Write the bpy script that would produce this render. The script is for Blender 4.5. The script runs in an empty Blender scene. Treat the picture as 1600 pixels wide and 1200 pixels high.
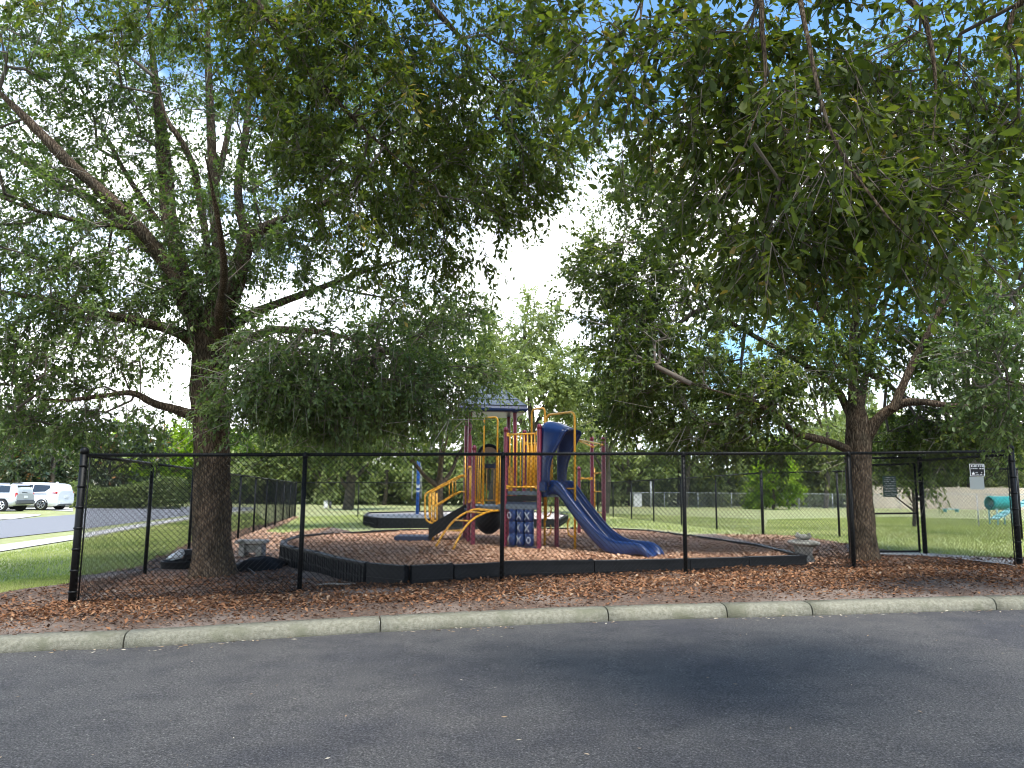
import bpy, math, random
import numpy as np
from mathutils import Vector, noise
from mathutils.geometry import delaunay_2d_cdt
random.seed(7)
RNG = np.random.default_rng(11)
R = math.radians
pi = math.pi
S = bpy.context.scene
COL = S.collection

# ------------------------------------------------------------------ camera
F = 1190.0
PITCH = math.atan(161 / F)
ROLL = R(0.5)
CAMZ = 1.5
_f = np.array([0, math.cos(PITCH), math.sin(PITCH)])
_r0 = np.array([1.0, 0, 0])
_u0 = np.cross(_r0, _f)
CR = _r0 * math.cos(ROLL) + _u0 * math.sin(ROLL)
CU = np.cross(CR, _f)
CF = _f
cam_d = bpy.data.cameras.new('camera')
cam = bpy.data.objects.new('camera', cam_d)
COL.objects.link(cam)
from mathutils import Matrix
m = Matrix(((CR[0], CU[0], -CF[0]), (CR[1], CU[1], -CF[1]), (CR[2], CU[2], -CF[2]))).to_4x4()
m.translation = (0, 0, CAMZ)
cam.matrix_world = m
cam_d.sensor_width = 36
cam_d.lens = F / 1600 * 36
cam_d.clip_start = 0.05
cam_d.clip_end = 2000
S.camera = cam

# ------------------------------------------------------------------ light
SUN_EL, SUN_AZ = 66, 160        # azimuth clockwise from +Y (ahead of the camera)
world = bpy.data.worlds.new('World')
S.world = world
world.use_nodes = True
wn = world.node_tree.nodes; wl_ = world.node_tree.links
wn.clear()
def N(nt, t, **k):
    n = nt.nodes.new(t)
    for a, b in k.items():
        setattr(n, a, b)
    return n
nt = world.node_tree
sky = N(nt, 'ShaderNodeTexSky', sky_type='NISHITA')
sky.sun_disc = False
sky.sun_elevation = R(SUN_EL); sky.sun_rotation = R(SUN_AZ)
sky.air_density = 1.0; sky.dust_density = 0.6; sky.ozone_density = 2.0
tc = N(nt, 'ShaderNodeTexCoord')
mp = N(nt, 'ShaderNodeMapping'); mp.inputs['Scale'].default_value = (1, 1, 1.9)
mp.inputs['Location'].default_value = (0.35, 0.1, 0.62)
nz = N(nt, 'ShaderNodeTexNoise'); nz.inputs['Scale'].default_value = 2.1; nz.inputs['Detail'].default_value = 9
nz.inputs['Roughness'].default_value = 0.55
sep = N(nt, 'ShaderNodeSeparateXYZ')
nt.links.new(tc.outputs['Generated'], mp.inputs['Vector'])
nt.links.new(mp.outputs['Vector'], nz.inputs['Vector'])
nt.links.new(tc.outputs['Generated'], sep.inputs[0])
# more open sky overhead, denser cloud lower down
mz = N(nt, 'ShaderNodeMath', operation='MULTIPLY_ADD'); mz.inputs[1].default_value = -0.42; mz.inputs[2].default_value = 0.17
nt.links.new(sep.outputs[2], mz.inputs[0])
ad = N(nt, 'ShaderNodeMath', operation='ADD'); nt.links.new(nz.outputs[0], ad.inputs[0]); nt.links.new(mz.outputs[0], ad.inputs[1])
rp = N(nt, 'ShaderNodeValToRGB'); rp.color_ramp.elements[0].position = 0.49; rp.color_ramp.elements[1].position = 0.62
nt.links.new(ad.outputs[0], rp.inputs[0])
nz2 = N(nt, 'ShaderNodeTexNoise'); nz2.inputs['Scale'].default_value = 5; nz2.inputs['Detail'].default_value = 6
nt.links.new(mp.outputs['Vector'], nz2.inputs['Vector'])
cl = N(nt, 'ShaderNodeValToRGB'); cl.color_ramp.elements[0].color = (0.42, 0.47, 0.54, 1); cl.color_ramp.elements[1].color = (1, 1, 1, 1)
cl.color_ramp.elements[0].position = 0.25; cl.color_ramp.elements[1].position = 0.6
nt.links.new(nz2.outputs[0], cl.inputs[0])
clm = N(nt, 'ShaderNodeVectorMath', operation='SCALE'); clm.inputs['Scale'].default_value = 6.2
nt.links.new(cl.outputs[0], clm.inputs[0])
skm = N(nt, 'ShaderNodeVectorMath', operation='MULTIPLY'); skm.inputs[1].default_value = (0.34, 0.45, 0.50)
nt.links.new(sky.outputs[0], skm.inputs[0])
mx = N(nt, 'ShaderNodeMix', data_type='RGBA')
nt.links.new(rp.outputs[0], mx.inputs['Factor'])
nt.links.new(skm.outputs[0], mx.inputs[6]); nt.links.new(clm.outputs[0], mx.inputs[7])
bg = N(nt, 'ShaderNodeBackground'); bg.inputs[1].default_value = 0.15
nt.links.new(mx.outputs[2], bg.inputs[0])
wo = N(nt, 'ShaderNodeOutputWorld'); nt.links.new(bg.outputs[0], wo.inputs[0])

sun_d = bpy.data.lights.new('sun', 'SUN'); sun_d.energy = 1.5; sun_d.angle = R(22.0); sun_d.color = (1, 0.95, 0.86)
sun = bpy.data.objects.new('sun', sun_d); COL.objects.link(sun)
sd = Vector((math.sin(R(SUN_AZ)) * math.cos(R(SUN_EL)), math.cos(R(SUN_AZ)) * math.cos(R(SUN_EL)), math.sin(R(SUN_EL))))
sun.rotation_euler = sd.to_track_quat('Z', 'Y').to_euler()
sun.location = (0, 0, 30)
S.view_settings.view_transform = 'Standard'
S.view_settings.look = 'None'
S.view_settings.gamma = 1
S.view_settings.use_curve_mapping = False
S.view_settings.exposure = 2.25
S.render.engine = 'CYCLES'
cy = S.cycles
cy.max_bounces = 6; cy.diffuse_bounces = 3; cy.glossy_bounces = 2; cy.transmission_bounces = 5; cy.transparent_max_bounces = 6
cy.caustics_reflective = False; cy.caustics_refractive = False
cy.use_denoising = True
cy.use_adaptive_sampling = True
cy.adaptive_threshold = 0.01
cy.sample_clamp_indirect = 6
cy.filter_width = 1.1

# ------------------------------------------------------------------ pixels to place
def ray(u, v):
    d = CR * (u - 800) + CU * (600 - v) + CF * F
    return d / d[1]
def G(x, y):
    d = max(0.0, y - 12)
    return 0.14 + 0.022 * min(12, max(-12, x)) / (1 + d / 30) - 0.007 * min(d, 48)
def PD(u, v, D):
    return np.array([0, 0, CAMZ]) + ray(u, v) * D
def PZ(u, v, z):
    r = ray(u, v); return np.array([0, 0, CAMZ]) + r * ((z - CAMZ) / r[2])
def GP(u, v, dz=0.0):
    r = ray(u, v); D = 15.0
    for _ in range(60):
        z = G(r[0] * D, D) + dz
        Dn = (z - CAMZ) / r[2] if r[2] < -1e-4 else 300
        D = 0.5 * D + 0.5 * min(Dn, 300)
    return np.array([r[0] * D, D, G(r[0] * D, D) + dz])

# ------------------------------------------------------------------ objects
def worldloc(o):
    v = Vector((0, 0, 0))
    while o is not None:
        v += o.location; o = o.parent
    return v
def T(name, label, cat, loc=(0, 0, 0), group=None):
    o = bpy.data.objects.new(name, None); COL.objects.link(o)
    o.empty_display_size = 0.2
    o.location = Vector([float(c) for c in loc]); o['label'] = label; o['category'] = cat
    if group: o['group'] = group
    return o
def O(name, me, mat, parent=None, kind=None, label=None, cat=None, group=None, world=True):
    o = bpy.data.objects.new(name, me)
    COL.objects.link(o)
    if mat is not None and len(me.materials) == 0: me.materials.append(mat)
    if parent is not None:
        o.parent = parent
        if world:
            w = worldloc(parent)
            if w.length > 1e-9: me.transform(Matrix.Translation(-w))
    if kind: o['kind'] = kind
    if label: o['label'] = label
    if cat: o['category'] = cat
    if group: o['group'] = group
    return o
def mesh_np(V, Fc, name='mesh', attr=None, smooth=False):
    """V (n,3), Fc (m,k) same-size faces."""
    V = np.ascontiguousarray(V, dtype=np.float32); Fc = np.ascontiguousarray(Fc, dtype=np.int32)
    me = bpy.data.meshes.new(name)
    me.vertices.add(len(V)); me.vertices.foreach_set('co', V.ravel())
    k = Fc.shape[1]
    me.loops.add(Fc.size); me.loops.foreach_set('vertex_index', Fc.ravel())
    me.polygons.add(len(Fc))
    me.polygons.foreach_set('loop_start', np.arange(len(Fc), dtype=np.int32) * k)
    if smooth: me.polygons.foreach_set('use_smooth', np.ones(len(Fc), dtype=bool))
    me.update(calc_edges=True)
    if attr is not None:
        a = me.attributes.new('v', 'FLOAT', 'POINT'); a.data.foreach_set('value', np.ascontiguousarray(attr, dtype=np.float32))
    return me
class MB:
    def __init__(s): s.v = []; s.f = []; s.sm = []
    def add(s, vs, fs, smooth=False):
        b = len(s.v); s.v += [tuple(float(c) for c in p) for p in vs]
        s.f += [tuple(b + i for i in f) for f in fs]; s.sm += [smooth] * len(fs)
        return s
    def box(s, c, size, ax=None):
        """ax: (x axis, y axis) horizontal unit vectors or rotation about z in radians"""
        c = np.array(c, float); h = np.array(size, float) / 2
        a = ax if isinstance(ax, (int, float)) else 0.0
        X = np.array([math.cos(a), math.sin(a), 0]); Y = np.array([-math.sin(a), math.cos(a), 0]); Z = np.array([0, 0, 1.0])
        if isinstance(ax, tuple): X, Y, Z = [np.array(q, float) for q in ax]
        vs = [c + X * h[0] * i + Y * h[1] * j + Z * h[2] * k for k in (-1, 1) for j in (-1, 1) for i in (-1, 1)]
        return s.add(vs, [(0, 2, 3, 1), (4, 5, 7, 6), (0, 1, 5, 4), (2, 6, 7, 3), (0, 4, 6, 2), (1, 3, 7, 5)])
    def tube(s, pts, r, n=8, caps=True, smooth=True):
        pts = [np.array(p, float) for p in pts]
        rr = r if hasattr(r, '__len__') else [r] * len(pts)
        fr = None; rings = []
        for i, p in enumerate(pts):
            a = pts[max(0, i - 1)]; b = pts[min(len(pts) - 1, i + 1)]
            d = b - a; L = np.linalg.norm(d); d = d / L if L > 1e-9 else np.array([0, 0, 1.0])
            if fr is None:
                fr = np.cross(d, [0, 0, 1.0]) if abs(d[2]) < .9 else np.cross(d, [1.0, 0, 0])
            fr = fr - d * np.dot(fr, d); fr = fr / max(1e-9, np.linalg.norm(fr)); g = np.cross(d, fr)
            rings.append([p + (fr * math.cos(2 * pi * k / n) + g * math.sin(2 * pi * k / n)) * rr[i] for k in range(n)])
        vs = [q for ring in rings for q in ring]; fs = []
        for i in range(len(pts) - 1):
            for k in range(n):
                fs.append((i * n + k, i * n + (k + 1) % n, (i + 1) * n + (k + 1) % n, (i + 1) * n + k))
        s.add(vs, fs, smooth)
        if caps:
            b = len(s.v) - len(vs); s.f.append(tuple(b + k for k in reversed(range(n)))); s.f.append(tuple(b + (len(pts) - 1) * n + k for k in range(n))); s.sm += [False, False]
        return s
    def lathe(s, c, prof, n=16, smooth=True, axis=None):
        """prof: (r, z) pairs"""
        c = np.array(c, float)
        Z = np.array([0, 0, 1.0]) if axis is None else np.array(axis, float) / np.linalg.norm(axis)
        X = np.cross(Z, [0, 1.0, 0]) if abs(Z[1]) < .9 else np.cross(Z, [1.0, 0, 0]); X /= np.linalg.norm(X); Y = np.cross(Z, X)
        vs = [c + X * r * math.cos(2 * pi * k / n) + Y * r * math.sin(2 * pi * k / n) + Z * z for r, z in prof for k in range(n)]
        fs = [(i * n + k, i * n + (k + 1) % n, (i + 1) * n + (k + 1) % n, (i + 1) * n + k) for i in range(len(prof) - 1) for k in range(n)]
        s.add(vs, fs, smooth); b = len(s.v) - len(vs)
        s.f.append(tuple(b + k for k in reversed(range(n)))); s.f.append(tuple(b + (len(prof) - 1) * n + k for k in range(n))); s.sm += [False, False]
        return s
    def loft(s, rings, smooth=True, caps=True, closed=True):
        n = len(rings[0]); vs = [q for r in rings for q in r]; fs = []
        for i in range(len(rings) - 1):
            for k in range(n if closed else n - 1):
                fs.append((i * n + k, i * n + (k + 1) % n, (i + 1) * n + (k + 1) % n, (i + 1) * n + k))
        s.add(vs, fs, smooth)
        if caps:
            b = len(s.v) - len(vs); s.f.append(tuple(b + k for k in reversed(range(n)))); s.f.append(tuple(b + (len(rings) - 1) * n + k for k in range(n))); s.sm += [False, False]
        return s
    def prism(s, poly, c, X, Y, Z, th):
        """flat outline poly [(a,b)] in plane X,Y at c, thickness th along Z (centred)"""
        c, X, Y, Z = [np.array(q, float) for q in (c, X, Y, Z)]
        n = len(poly)
        vs = [c + X * a + Y * b - Z * th / 2 for a, b in poly] + [c + X * a + Y * b + Z * th / 2 for a, b in poly]
        fs = [tuple(reversed(range(n))), tuple(range(n, 2 * n))] + [(i, (i + 1) % n, n + (i + 1) % n, n + i) for i in range(n)]
        return s.add(vs, fs)
    def mesh(s, name='mesh', bevel=0):
        me = bpy.data.meshes.new(name); me.from_pydata(s.v, [], s.f)
        me.polygons.foreach_set('use_smooth', s.sm)
        me.update()
        if bevel:
            import bmesh
            bm = bmesh.new(); bm.from_mesh(me)
            bmesh.ops.bevel(bm, geom=[e for e in bm.edges if e.is_manifold and e.calc_face_angle(0) > 0.6], offset=bevel, segments=2, affect='EDGES', clamp_overlap=True)
            bm.to_mesh(me); bm.free()
        return me
def put(name, mb, mat, parent=None, bevel=0, **k):
    return O(name, mb.mesh(name, bevel), mat, parent, **k)
def spline(pts, n=6):
    """Catmull-Rom through rows (any width)"""
    P = np.array(pts, float); out = []
    Q = np.vstack([2 * P[0] - P[1], P, 2 * P[-1] - P[-2]])
    for i in range(1, len(Q) - 2):
        for k in range(n):
            t = k / n
            out.append(0.5 * ((2 * Q[i]) + (-Q[i - 1] + Q[i + 1]) * t + (2 * Q[i - 1] - 5 * Q[i] + 4 * Q[i + 1] - Q[i + 2]) * t * t + (-Q[i - 1] + 3 * Q[i] - 3 * Q[i + 1] + Q[i + 2]) * t ** 3))
    out.append(P[-1]); return np.array(out)

# ------------------------------------------------------------------ materials
MATS = {}
def mat(name, col, rough=0.6, metal=0.0, col2=None, nscale=8.0, detail=4, bump=0.0, bscale=None, spec=0.5, coat=0.0,
        col3=None, n3=1.0, lo=0.35, hi=0.65, lo3=0.5, hi3=0.62, stretch=(1, 1, 1), extra=None):
    mm = bpy.data.materials.new(name); mm.use_nodes = True; nt = mm.node_tree
    b = nt.nodes['Principled BSDF']
    b.inputs['Roughness'].default_value = rough; b.inputs['Metallic'].default_value = metal
    b.inputs['Specular IOR Level'].default_value = spec
    if coat: b.inputs['Coat Weight'].default_value = coat
    b.inputs['Base Color'].default_value = (*col, 1)
    tc = N(nt, 'ShaderNodeTexCoord'); mp = N(nt, 'ShaderNodeMapping'); mp.inputs['Scale'].default_value = stretch
    nt.links.new(tc.outputs['Object'], mp.inputs[0])
    last = None
    if col2 is not None:
        nz = N(nt, 'ShaderNodeTexNoise'); nz.inputs['Scale'].default_value = nscale; nz.inputs['Detail'].default_value = detail; nz.inputs['Roughness'].default_value = .65
        nt.links.new(mp.outputs[0], nz.inputs['Vector'])
        rp = N(nt, 'ShaderNodeValToRGB'); rp.color_ramp.elements[0].position = lo; rp.color_ramp.elements[1].position = hi
        rp.color_ramp.elements[0].color = (*col, 1); rp.color_ramp.elements[1].color = (*col2, 1)
        nt.links.new(nz.outputs[0], rp.inputs[0]); last = rp.outputs[0]
        if col3 is not None:
            n2 = N(nt, 'ShaderNodeTexNoise'); n2.inputs['Scale'].default_value = n3; n2.inputs['Detail'].default_value = 5
            nt.links.new(mp.outputs[0], n2.inputs['Vector'])
            r2 = N(nt, 'ShaderNodeValToRGB'); r2.color_ramp.elements[0].position = lo3; r2.color_ramp.elements[1].position = hi3
            nt.links.new(n2.outputs[0], r2.inputs[0])
            m3 = N(nt, 'ShaderNodeMix', data_type='RGBA'); nt.links.new(r2.outputs[0], m3.inputs['Factor'])
            nt.links.new(last, m3.inputs[6]); m3.inputs[7].default_value = (*col3, 1); last = m3.outputs[2]
        nt.links.new(last, b.inputs['Base Color'])
    if bump:
        nb = N(nt, 'ShaderNodeTexNoise'); nb.inputs['Scale'].default_value = bscale or nscale * 3; nb.inputs['Detail'].default_value = 6
        nt.links.new(mp.outputs[0], nb.inputs['Vector'])
        bp = N(nt, 'ShaderNodeBump'); bp.inputs['Strength'].default_value = 1; bp.inputs['Distance'].default_value = bump
        nt.links.new(nb.outputs[0], bp.inputs['Height']); nt.links.new(bp.outputs[0], b.inputs['Normal'])
    MATS[name] = mm
    return mm
def leafmat(name, stops, transl=0.35, tcol=None, rough=0.5, spec=0.35, tmul=1.5):
    """colour picked per leaf from the stored random attribute"""
    mm = bpy.data.materials.new(name); mm.use_nodes = True; nt = mm.node_tree
    b = nt.nodes['Principled BSDF']; out = nt.nodes['Material Output']
    b.inputs['Roughness'].default_value = rough; b.inputs['Specular IOR Level'].default_value = spec
    at = N(nt, 'ShaderNodeAttribute', attribute_name='v')
    rp = N(nt, 'ShaderNodeValToRGB'); cr = rp.color_ramp
    while len(cr.elements) < len(stops): cr.elements.new(0.5)
    for e, (p, c) in zip(cr.elements, stops): e.position = p; e.color = (*c, 1)
    nt.links.new(at.outputs['Fac'], rp.inputs[0])
    nt.links.new(rp.outputs[0], b.inputs['Base Color'])
    if transl:
        tr = N(nt, 'ShaderNodeBsdfTranslucent')
        vm = N(nt, 'ShaderNodeVectorMath', operation='MULTIPLY'); k = tcol or (1.3, 1.5, 0.5); vm.inputs[1].default_value = tuple(c * tmul for c in k)
        nt.links.new(rp.outputs[0], vm.inputs[0]); nt.links.new(vm.outputs[0], tr.inputs[0])
        ms = N(nt, 'ShaderNodeMixShader'); ms.inputs[0].default_value = transl
        nt.links.new(b.outputs[0], ms.inputs[1]); nt.links.new(tr.outputs[0], ms.inputs[2]); nt.links.new(ms.outputs[0], out.inputs[0])
    return mm
def asphaltmat():
    mm = bpy.data.materials.new('asphalt'); mm.use_nodes = True; nt = mm.node_tree; b = nt.nodes['Principled BSDF']
    b.inputs['Roughness'].default_value = .88; b.inputs['Specular IOR Level'].default_value = .3
    tc = N(nt, 'ShaderNodeTexCoord')
    def nz(sc, det, stops, rough=.6):
        n = N(nt, 'ShaderNodeTexNoise'); n.inputs['Scale'].default_value = sc; n.inputs['Detail'].default_value = det; n.inputs['Roughness'].default_value = rough; nt.links.new(tc.outputs['Object'], n.inputs['Vector'])
        r = N(nt, 'ShaderNodeValToRGB'); cr = r.color_ramp
        while len(cr.elements) < len(stops): cr.elements.new(.5)
        for e, (p, c) in zip(cr.elements, stops): e.position = p; e.color = (*c, 1)
        nt.links.new(n.outputs[0], r.inputs[0]); return r.outputs[0]
    def mul(a, c, f=1.0):
        x = N(nt, 'ShaderNodeMix', data_type='RGBA', blend_type='MULTIPLY'); x.inputs['Factor'].default_value = f; nt.links.new(a, x.inputs[6]); nt.links.new(c, x.inputs[7]); return x.outputs[2]
    grain = nz(75, 4, [(.36, (.029, .028, .028)), (.50, (.078, .075, .073)), (.60, (.140, .134, .128)), (.68, (.25, .238, .225))], .8)
    stones = N(nt, 'ShaderNodeTexVoronoi'); stones.inputs['Scale'].default_value = 55; nt.links.new(tc.outputs['Object'], stones.inputs['Vector'])
    sr = N(nt, 'ShaderNodeValToRGB'); sr.color_ramp.elements[0].position = .0; sr.color_ramp.elements[0].color = (1.7, 1.7, 1.65, 1); sr.color_ramp.elements[1].position = .42; sr.color_ramp.elements[1].color = (.78, .78, .8, 1); nt.links.new(stones.outputs['Distance'], sr.inputs[0])
    patch = nz(.45, 6, [(.36, (.70, .72, .80)), (.5, (1.0, 1.0, 1.0)), (.64, (1.12, 1.12, 1.11))])
    blot = nz(2.6, 7, [(.33, (.78, .79, .83)), (.5, (1, 1, 1)), (.70, (1.12, 1.12, 1.11))])
    c = mul(mul(mul(grain, sr.outputs[0]), patch), blot); nt.links.new(c, b.inputs['Base Color'])
    nb = N(nt, 'ShaderNodeTexNoise'); nb.inputs['Scale'].default_value = 110; nb.inputs['Detail'].default_value = 4; nt.links.new(tc.outputs['Object'], nb.inputs['Vector'])
    bp = N(nt, 'ShaderNodeBump'); bp.inputs['Distance'].default_value = .010; nt.links.new(nb.outputs[0], bp.inputs['Height']); nt.links.new(bp.outputs[0], b.inputs['Normal'])
    return mm
M = {}
M['asphalt'] = asphaltmat()
M['street'] = mat('street_asphalt', (0.16, 0.165, 0.175), 0.9, col2=(0.22, 0.22, 0.235), nscale=30, bump=0.004)
M['kerb'] = mat('kerb_concrete', (0.145, 0.140, 0.105), 0.92, col2=(0.255, 0.245, 0.19), nscale=28, detail=10, bump=0.010, bscale=90, col3=(0.14, 0.14, 0.095), n3=3.1, lo3=.52, hi3=.70, spec=.25)
M['concrete'] = mat('path_concrete', (0.38, 0.36, 0.33), 0.9, col2=(0.5, 0.48, 0.45), nscale=5, bump=0.003)
M['stone'] = mat('cast_stone', (0.24, 0.235, 0.21), 0.92, col2=(0.40, 0.39, 0.36), nscale=14, detail=8, bump=0.012, bscale=45, col3=(0.12, 0.12, 0.10), n3=5)
M['dirt'] = mat('mulch_dirt', (0.06, 0.038, 0.027), 0.95, col2=(0.15, 0.098, 0.07), nscale=26, detail=9, bump=0.02, bscale=55, col3=(0.25, 0.20, 0.165), n3=0.8, lo3=.5, hi3=.7)
M['pit'] = mat('pit_mulch', (0.30, 0.165, 0.10), 0.95, col2=(0.56, 0.34, 0.22), nscale=24, detail=8, bump=0.02, bscale=50)
M['sand'] = mat('pale_sand', (0.42, 0.36, 0.31), 0.95, col2=(0.55, 0.48, 0.42), nscale=12, bump=0.01)
M['lawn'] = mat('lawn_ground', (0.25, 0.28, 0.10), 0.9, col2=(0.38, 0.40, 0.18), nscale=2.2, detail=9, bump=0.03, bscale=40, col3=(0.30, 0.28, 0.12), n3=0.22, lo3=.48, hi3=.68)
M['blade'] = leafmat('grass_blade', [(0, (0.15, 0.19, 0.055)), (0.5, (0.32, 0.35, 0.12)), (1, (0.50, 0.47, 0.26))], 0.35, (1.2, 1.4, .5))
M['bark'] = None
def barkmat(name, c1, c2, c3, sc=1.0):
    mm = bpy.data.materials.new(name); mm.use_nodes = True; nt = mm.node_tree; b = nt.nodes['Principled BSDF']
    b.inputs['Roughness'].default_value = 0.92; b.inputs['Specular IOR Level'].default_value = .2
    tc = N(nt, 'ShaderNodeTexCoord'); mp = N(nt, 'ShaderNodeMapping'); mp.inputs['Scale'].default_value = (sc * 1.25, sc * 1.25, sc * .20)
    nt.links.new(tc.outputs['Object'], mp.inputs[0])
    vo = N(nt, 'ShaderNodeTexVoronoi', feature='DISTANCE_TO_EDGE'); vo.inputs['Scale'].default_value = 30
    nd = N(nt, 'ShaderNodeTexNoise'); nd.inputs['Scale'].default_value = 14; nd.inputs['Detail'].default_value = 6
    nt.links.new(mp.outputs[0], nd.inputs['Vector'])
    mv = N(nt, 'ShaderNodeVectorMath', operation='MULTIPLY_ADD'); mv.inputs[1].default_value = (.09, .09, .09)
    nt.links.new(nd.outputs['Color'], mv.inputs[0]); nt.links.new(mp.outputs[0], mv.inputs[2]); nt.links.new(mv.outputs[0], vo.inputs['Vector'])
    rp = N(nt, 'ShaderNodeValToRGB'); cr = rp.color_ramp; cr.elements.new(.12); cr.elements[0].color = (*c1, 1); cr.elements[1].color = (*c2, 1); cr.elements[1].position = .1; cr.elements[2].color = (*c3, 1); cr.elements[2].position = .45
    nt.links.new(vo.outputs['Distance'], rp.inputs[0])
    n2 = N(nt, 'ShaderNodeTexNoise'); n2.inputs['Scale'].default_value = 3; n2.inputs['Detail'].default_value = 6; nt.links.new(tc.outputs['Object'], n2.inputs['Vector'])
    mx = N(nt, 'ShaderNodeMix', data_type='RGBA', blend_type='MULTIPLY'); mx.inputs['Factor'].default_value = 1
    r2 = N(nt, 'ShaderNodeValToRGB'); r2.color_ramp.elements[0].color = (.55, .58, .52, 1); r2.color_ramp.elements[1].color = (1.15, 1.1, 1.0, 1); r2.color_ramp.elements[0].position = .35; r2.color_ramp.elements[1].position = .65
    nt.links.new(n2.outputs[0], r2.inputs[0]); nt.links.new(rp.outputs[0], mx.inputs[6]); nt.links.new(r2.outputs[0], mx.inputs[7]); nt.links.new(mx.outputs[2], b.inputs['Base Color'])
    bp = N(nt, 'ShaderNodeBump'); bp.inputs['Distance'].default_value = .035; nt.links.new(vo.outputs['Distance'], bp.inputs['Height']); nt.links.new(bp.outputs[0], b.inputs['Normal'])
    return mm
M['bark'] = barkmat('oak_bark', (0.024, 0.016, 0.011), (0.105, 0.076, 0.055), (0.23, 0.18, 0.14))
M['bark2'] = barkmat('grey_bark', (0.03, 0.024, 0.018), (0.10, 0.085, 0.068), (0.20, 0.18, 0.155))
M['twig'] = mat('twig', (0.075, 0.058, 0.044), 0.9, col2=(0.15, 0.125, 0.10), nscale=4)
M['dtwig'] = mat('dead_twig', (0.20, 0.17, 0.14), 0.9, col2=(0.32, 0.29, 0.25), nscale=4)
M['sheet'] = mat('black_sheeting', (0.008, 0.009, 0.011), 0.75, spec=.08)
M['moss'] = leafmat('hanging_moss', [(0, (0.13, 0.14, 0.10)), (1, (0.26, 0.27, 0.21))], 0.3, (1, 1, .9))
oak = [(0, (0.032, 0.052, 0.018)), (0.45, (0.066, 0.096, 0.030)), (0.85, (0.11, 0.145, 0.042)), (1, (0.20, 0.22, 0.07))]
M['oak'] = leafmat('oak_leaf', oak, 0.40, (1.5, 1.6, .55))
M['oakb'] = leafmat('oak_leaf_blueish', [(0, (0.040, 0.068, 0.026)), (0.5, (0.082, 0.120, 0.044)), (1, (0.16, 0.205, 0.08))], 0.36, (1.4, 1.6, .6))
M['over'] = leafmat('overhanging_leaf', [(0, (0.030, 0.048, 0.015)), (0.5, (0.062, 0.088, 0.024)), (0.97, (0.11, 0.135, 0.036)), (1, (0.22, 0.17, 0.06))], 0.42, (1.6, 1.6, .5), rough=.55, spec=.2)
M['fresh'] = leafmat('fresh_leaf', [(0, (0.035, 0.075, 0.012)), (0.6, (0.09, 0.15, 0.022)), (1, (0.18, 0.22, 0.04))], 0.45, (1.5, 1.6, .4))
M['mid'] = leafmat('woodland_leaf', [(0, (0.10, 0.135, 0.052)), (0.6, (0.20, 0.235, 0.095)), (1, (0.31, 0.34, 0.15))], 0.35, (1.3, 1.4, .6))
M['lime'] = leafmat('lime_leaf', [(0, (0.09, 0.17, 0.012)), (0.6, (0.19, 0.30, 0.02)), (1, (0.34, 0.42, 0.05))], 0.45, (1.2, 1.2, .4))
M['magn'] = leafmat('broad_dark_leaf', [(0, (0.02, 0.035, 0.014)), (0.5, (0.05, 0.075, 0.03)), (0.86, (0.09, 0.10, 0.05)), (1, (0.26, 0.12, 0.04))], 0.12, rough=.35, spec=.6)
M['litter'] = leafmat('dry_leaf', [(0, (0.035, 0.020, 0.013)), (0.3, (0.095, 0.047, 0.027)), (0.62, (0.24, 0.105, 0.046)), (0.9, (0.32, 0.17, 0.085)), (1, (0.34, 0.25, 0.17))], 0.12, (1, 1, 1), rough=.8, tmul=1)
M['chip'] = leafmat('wood_chip', [(0, (0.22, 0.115, 0.068)), (0.5, (0.46, 0.27, 0.165)), (0.9, (0.58, 0.39, 0.27)), (1, (0.64, 0.52, 0.40))], 0, rough=.85)
M['pale'] = leafmat('pale_litter', [(0, (0.20, 0.11, 0.06)), (0.6, (0.36, 0.25, 0.15)), (1, (0.60, 0.55, 0.45))], 0, rough=.7)
M['black'] = mat('black_coated_steel', (0.004, 0.0045, 0.005), 0.5, spec=.22)
M['wire'] = mat('black_coated_wire', (0.006, 0.0065, 0.007), 0.55, spec=.2)
M['galv'] = mat('galvanised_steel', (0.36, 0.38, 0.40), 0.5, metal=.4, col2=(0.5, 0.52, 0.54), nscale=20)
M['blackp'] = mat('black_plastic', (0.005, 0.006, 0.007), 0.55, col2=(0.009, 0.010, 0.012), nscale=9, bump=0.002, spec=.3)
M['burg'] = mat('burgundy_paint', (0.15, 0.012, 0.036), 0.35, col2=(0.19, 0.020, 0.048), nscale=3, coat=.2)
M['gold'] = mat('yellow_paint', (0.72, 0.33, 0.015), 0.4, col2=(0.80, 0.42, 0.03), nscale=5, coat=.15)
M['blue'] = mat('blue_plastic', (0.003, 0.016, 0.078), 0.34, col2=(0.006, 0.027, 0.115), nscale=2.5, col3=(0.10, 0.14, 0.22), n3=9, lo3=.70, hi3=.78, spec=.5)
M['bluep'] = mat('blue_post_paint', (0.012, 0.09, 0.34), 0.4, coat=.1)
M['dblue'] = mat('dark_blue_plastic', (0.010, 0.022, 0.055), 0.45, col2=(0.02, 0.036, 0.08), nscale=5)
M['roofb'] = mat('faded_blue_roof', (0.055, 0.075, 0.11), 0.6, spec=.3, col2=(0.13, 0.155, 0.195), nscale=6)
M['deck'] = mat('deck_coating', (0.075, 0.10, 0.13), 0.6, col2=(0.12, 0.15, 0.18), nscale=20)
M['tan'] = mat('tan_plastic', (0.32, 0.22, 0.15), 0.5)
M['crumb'] = leafmat('bark_crumb', [(0, (0.06, 0.034, 0.022)), (0.5, (0.16, 0.095, 0.062)), (0.9, (0.26, 0.17, 0.12)), (1, (0.38, 0.30, 0.23))], 0, rough=.9)
M['mark'] = mat('faded_marking', (0.42, 0.46, 0.50), 0.6)
M['white'] = mat('white_marking', (0.75, 0.76, 0.76), 0.6)
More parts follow.
